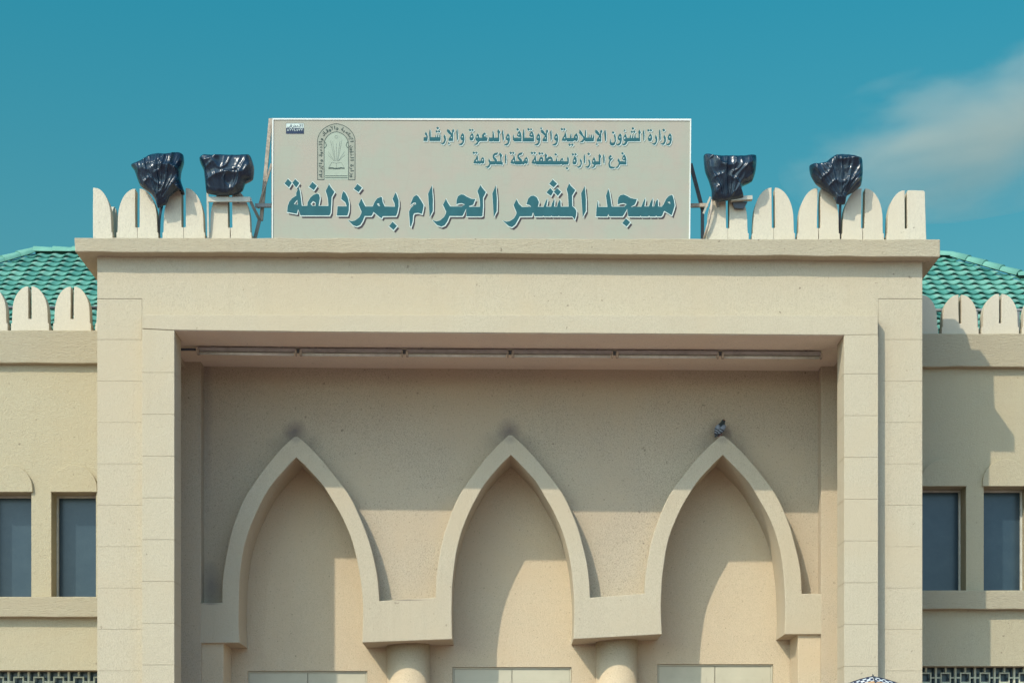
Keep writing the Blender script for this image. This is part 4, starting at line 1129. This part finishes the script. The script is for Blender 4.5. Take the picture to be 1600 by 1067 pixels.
for s in (-1, 1):
    mb = MB(); c = PP(1130.9, 656.8, .012); bmesh.ops.create_uvsphere(mb.bm, u_segments=8, v_segments=6, radius=.006, matrix=Matrix.Translation(c + Vector((.010 * s, -.026, 0)))); mb.build('eye', PGm['eye'], pg)

# ------------------------------------------------------------------ patterned parasol before the right pier
ud = -13.1
top = P(1384, 1053.6, ud); RU = .44
scale = 100 * D / (D + ud)
ctr = P(1369.5, 1054 + RU * scale * 1.0, ud)
um = thing('parasol', 'patterned parasol tilted forward, dark rim and white key border, in front of the right pier', 'parasol', (ctr.x, ud + .35, 0))
def parasol_mat():
    m, t, b = nodes('patterned_cloth')
    tc = t.nodes.new('ShaderNodeTexCoord'); uvn = t.nodes.new('ShaderNodeUVMap')
    sep = t.nodes.new('ShaderNodeSeparateXYZ'); t.links.new(uvn.outputs[0], sep.inputs[0])
    rr = sep.outputs[1]; aa = sep.outputs[0]
    def stp(src, a): 
        n = t.nodes.new('ShaderNodeMath'); n.operation = 'GREATER_THAN'; t.links.new(src, n.inputs[0]); n.inputs[1].default_value = a; return n.outputs[0]
    v = t.nodes.new('ShaderNodeCombineXYZ'); t.links.new(aa, v.inputs[0]); t.links.new(rr, v.inputs[1])
    vo = t.nodes.new('ShaderNodeTexVoronoi'); vo.inputs['Scale'].default_value = 13; t.links.new(v.outputs[0], vo.inputs['Vector'])
    sepc = t.nodes.new('ShaderNodeSeparateColor'); t.links.new(vo.outputs['Color'], sepc.inputs[0])
    c = mixc(t, (.28, .10, .05), (.42, .24, .11), ramp(t, vo.outputs['Distance'], .1, .5))
    c = mixc(t, c, (.015, .03, .10), stp(sepc.outputs[0], .62))
    ck = t.nodes.new('ShaderNodeTexBrick'); ck.inputs['Scale'].default_value = 1; ck.inputs['Color1'].default_value = (.66, .66, .62, 1); ck.inputs['Color2'].default_value = (.62, .66, .64, 1)
    ck.inputs['Mortar'].default_value = (.02, .02, .05, 1); ck.inputs['Brick Width'].default_value = .044; ck.inputs['Row Height'].default_value = .075; ck.inputs['Mortar Size'].default_value = .010; ck.offset = .5
    t.links.new(v.outputs[0], ck.inputs['Vector'])
    c = mixc(t, c, ck.outputs['Color'], stp(rr, .79))
    c = mixc(t, c, (.02, .02, .045), stp(rr, .945))
    t.links.new(c, b.inputs['Base Color']); b.inputs['Roughness'].default_value = .8
    return m
def canopy():
    bm = bmesh.new(); uvl = bm.loops.layers.uv.new('UVMap'); na, nr = 64, 14; prev = None
    th = R(28)                      # axis points at the lens side, a little above level
    ax = Vector((-.05, -math.cos(th), math.sin(th))).normalized(); u = ax.cross(Vector((0, 0, 1))).normalized(); v = u.cross(ax)
    c0 = Vector((ctr.x, ud, ctr.z)); c0.z = top.z - RU * math.cos(th)*.98
    grid = []
    for j in range(nr + 1):
        r = RU * j / nr; row = []
        for i in range(na):
            a = 2 * math.pi * i / na
            sc = 1 - .025 * abs(math.sin(a * 4)) * (j / nr) ** 2
            hh = .20 * (1 - (j / nr) ** 1.8) - .012 * abs(math.sin(a * 4)) * (j / nr)
            row.append(bm.verts.new(c0 + (u * math.cos(a) + v * math.sin(a)) * r * sc + ax * hh))
        grid.append(row)
    for j in range(nr):
        for i in range(na):
            f = bm.faces.new((grid[j][i], grid[j][(i + 1) % na], grid[j + 1][(i + 1) % na], grid[j + 1][i])); f.smooth = True
            for lp, (ii, jj) in zip(f.loops, ((i, j), (i + 1, j), (i + 1, j + 1), (i, j + 1))): lp[uvl].uv = (ii / na * 2, jj / nr)
    me = bpy.data.meshes.new('canopy'); bm.to_mesh(me); bm.free(); me.materials.append(parasol_mat())
    o = link_mesh('canopy', me, um)
    sd = o.modifiers.new('thick', 'SOLIDIFY'); sd.thickness = .004
    return c0, ax, u, v
c0, ax, u_, v_ = canopy()
for i in range(8):
    a = 2 * math.pi * i / 8
    mb = MB(); pts = []
    for j in range(8):
        r = RU * 1.02 * j / 7; pts.append(c0 + (u_ * math.cos(a) + v_ * math.sin(a)) * r + ax * (.20 * (1 - (j / 7) ** 1.8) + .005))
    mb.tube(pts, .006, 6); mb.build('rib', M['darkmetal'], um)
mb = MB(); mb.tube([c0 + ax * .26, c0 + ax * .20, c0 - ax * .35], .012, 8); 
e = c0 - ax * .35
mb.tube([e, Vector((e.x, e.y + .01, e.z - .1)), Vector((e.x, e.y + .01, .05))], .016, 10); mb.build('pole', M['metal'], um)
mb = MB(); mb.tube([(e.x, e.y + .01, 0), (e.x, e.y + .01, .05), (e.x, e.y + .01, .09)], [.26, .25, .06], 24); mb.build('base', M['darkmetal'], um)

# ------------------------------------------------------------------ cloud far off on the right
def cloud():
    Y = 700.0; k = (D + Y) / (D * 100)
    cx, cz = (1555 - VX) * k, H + (VY - 205) * k
    bm = bmesh.new(); bmesh.ops.create_icosphere(bm, subdivisions=3, radius=1)
    bmesh.ops.transform(bm, matrix=Matrix.Rotation(R(-10), 4, 'Y') @ Matrix.Diagonal((350 * k, 50, 122 * k, 1)), verts=bm.verts)
    me = bpy.data.meshes.new('cloud'); bm.to_mesh(me); bm.free()
    o = bpy.data.objects.new('cloud', me); COL.objects.link(o); o.location = (cx, Y, cz)
    m = bpy.data.materials.new('cloud_vapour'); m.use_nodes = True; t = m.node_tree
    t.nodes.remove(t.nodes['Principled BSDF'])
    v = t.nodes.new('ShaderNodeVolumePrincipled'); v.inputs['Color'].default_value = (1.0, .90, .74, 1); v.inputs['Anisotropy'].default_value = .0
    t.links.new(v.outputs[0], t.nodes['Material Output'].inputs['Volume'])
    tc = t.nodes.new('ShaderNodeTexCoord')
    mp = t.nodes.new('ShaderNodeMapping'); mp.vector_type = 'TEXTURE'; mp.inputs['Rotation'].default_value = (0, R(-10), 0); mp.inputs['Scale'].default_value = (350 * k, 50, 122 * k)
    t.links.new(tc.outputs['Object'], mp.inputs['Vector'])
    ln = t.nodes.new('ShaderNodeVectorMath'); ln.operation = 'LENGTH'; t.links.new(mp.outputs[0], ln.inputs[0])
    n1 = tex(t, mp.outputs[0], 1.5, 8, .58, .5)
    ad = t.nodes.new('ShaderNodeMath'); ad.operation = 'MULTIPLY_ADD'; ad.inputs[1].default_value = 2.3; 
    t.links.new(n1, ad.inputs[0])
    inv = t.nodes.new('ShaderNodeMath'); inv.operation = 'MULTIPLY'; inv.inputs[1].default_value = -1; t.links.new(ln.outputs['Value'], inv.inputs[0])
    t.links.new(inv.outputs[0], ad.inputs[2])
    dn = ramp(t, ad.outputs[0], .26, 1.0, 0, .018)
    t.links.new(dn, v.inputs['Density'])
    me.materials.append(m)
    o['label'] = 'thin pale cloud drifting in the sky at the upper right'; o['category'] = 'cloud'
cloud()
SC.cycles.volume_max_steps = 64
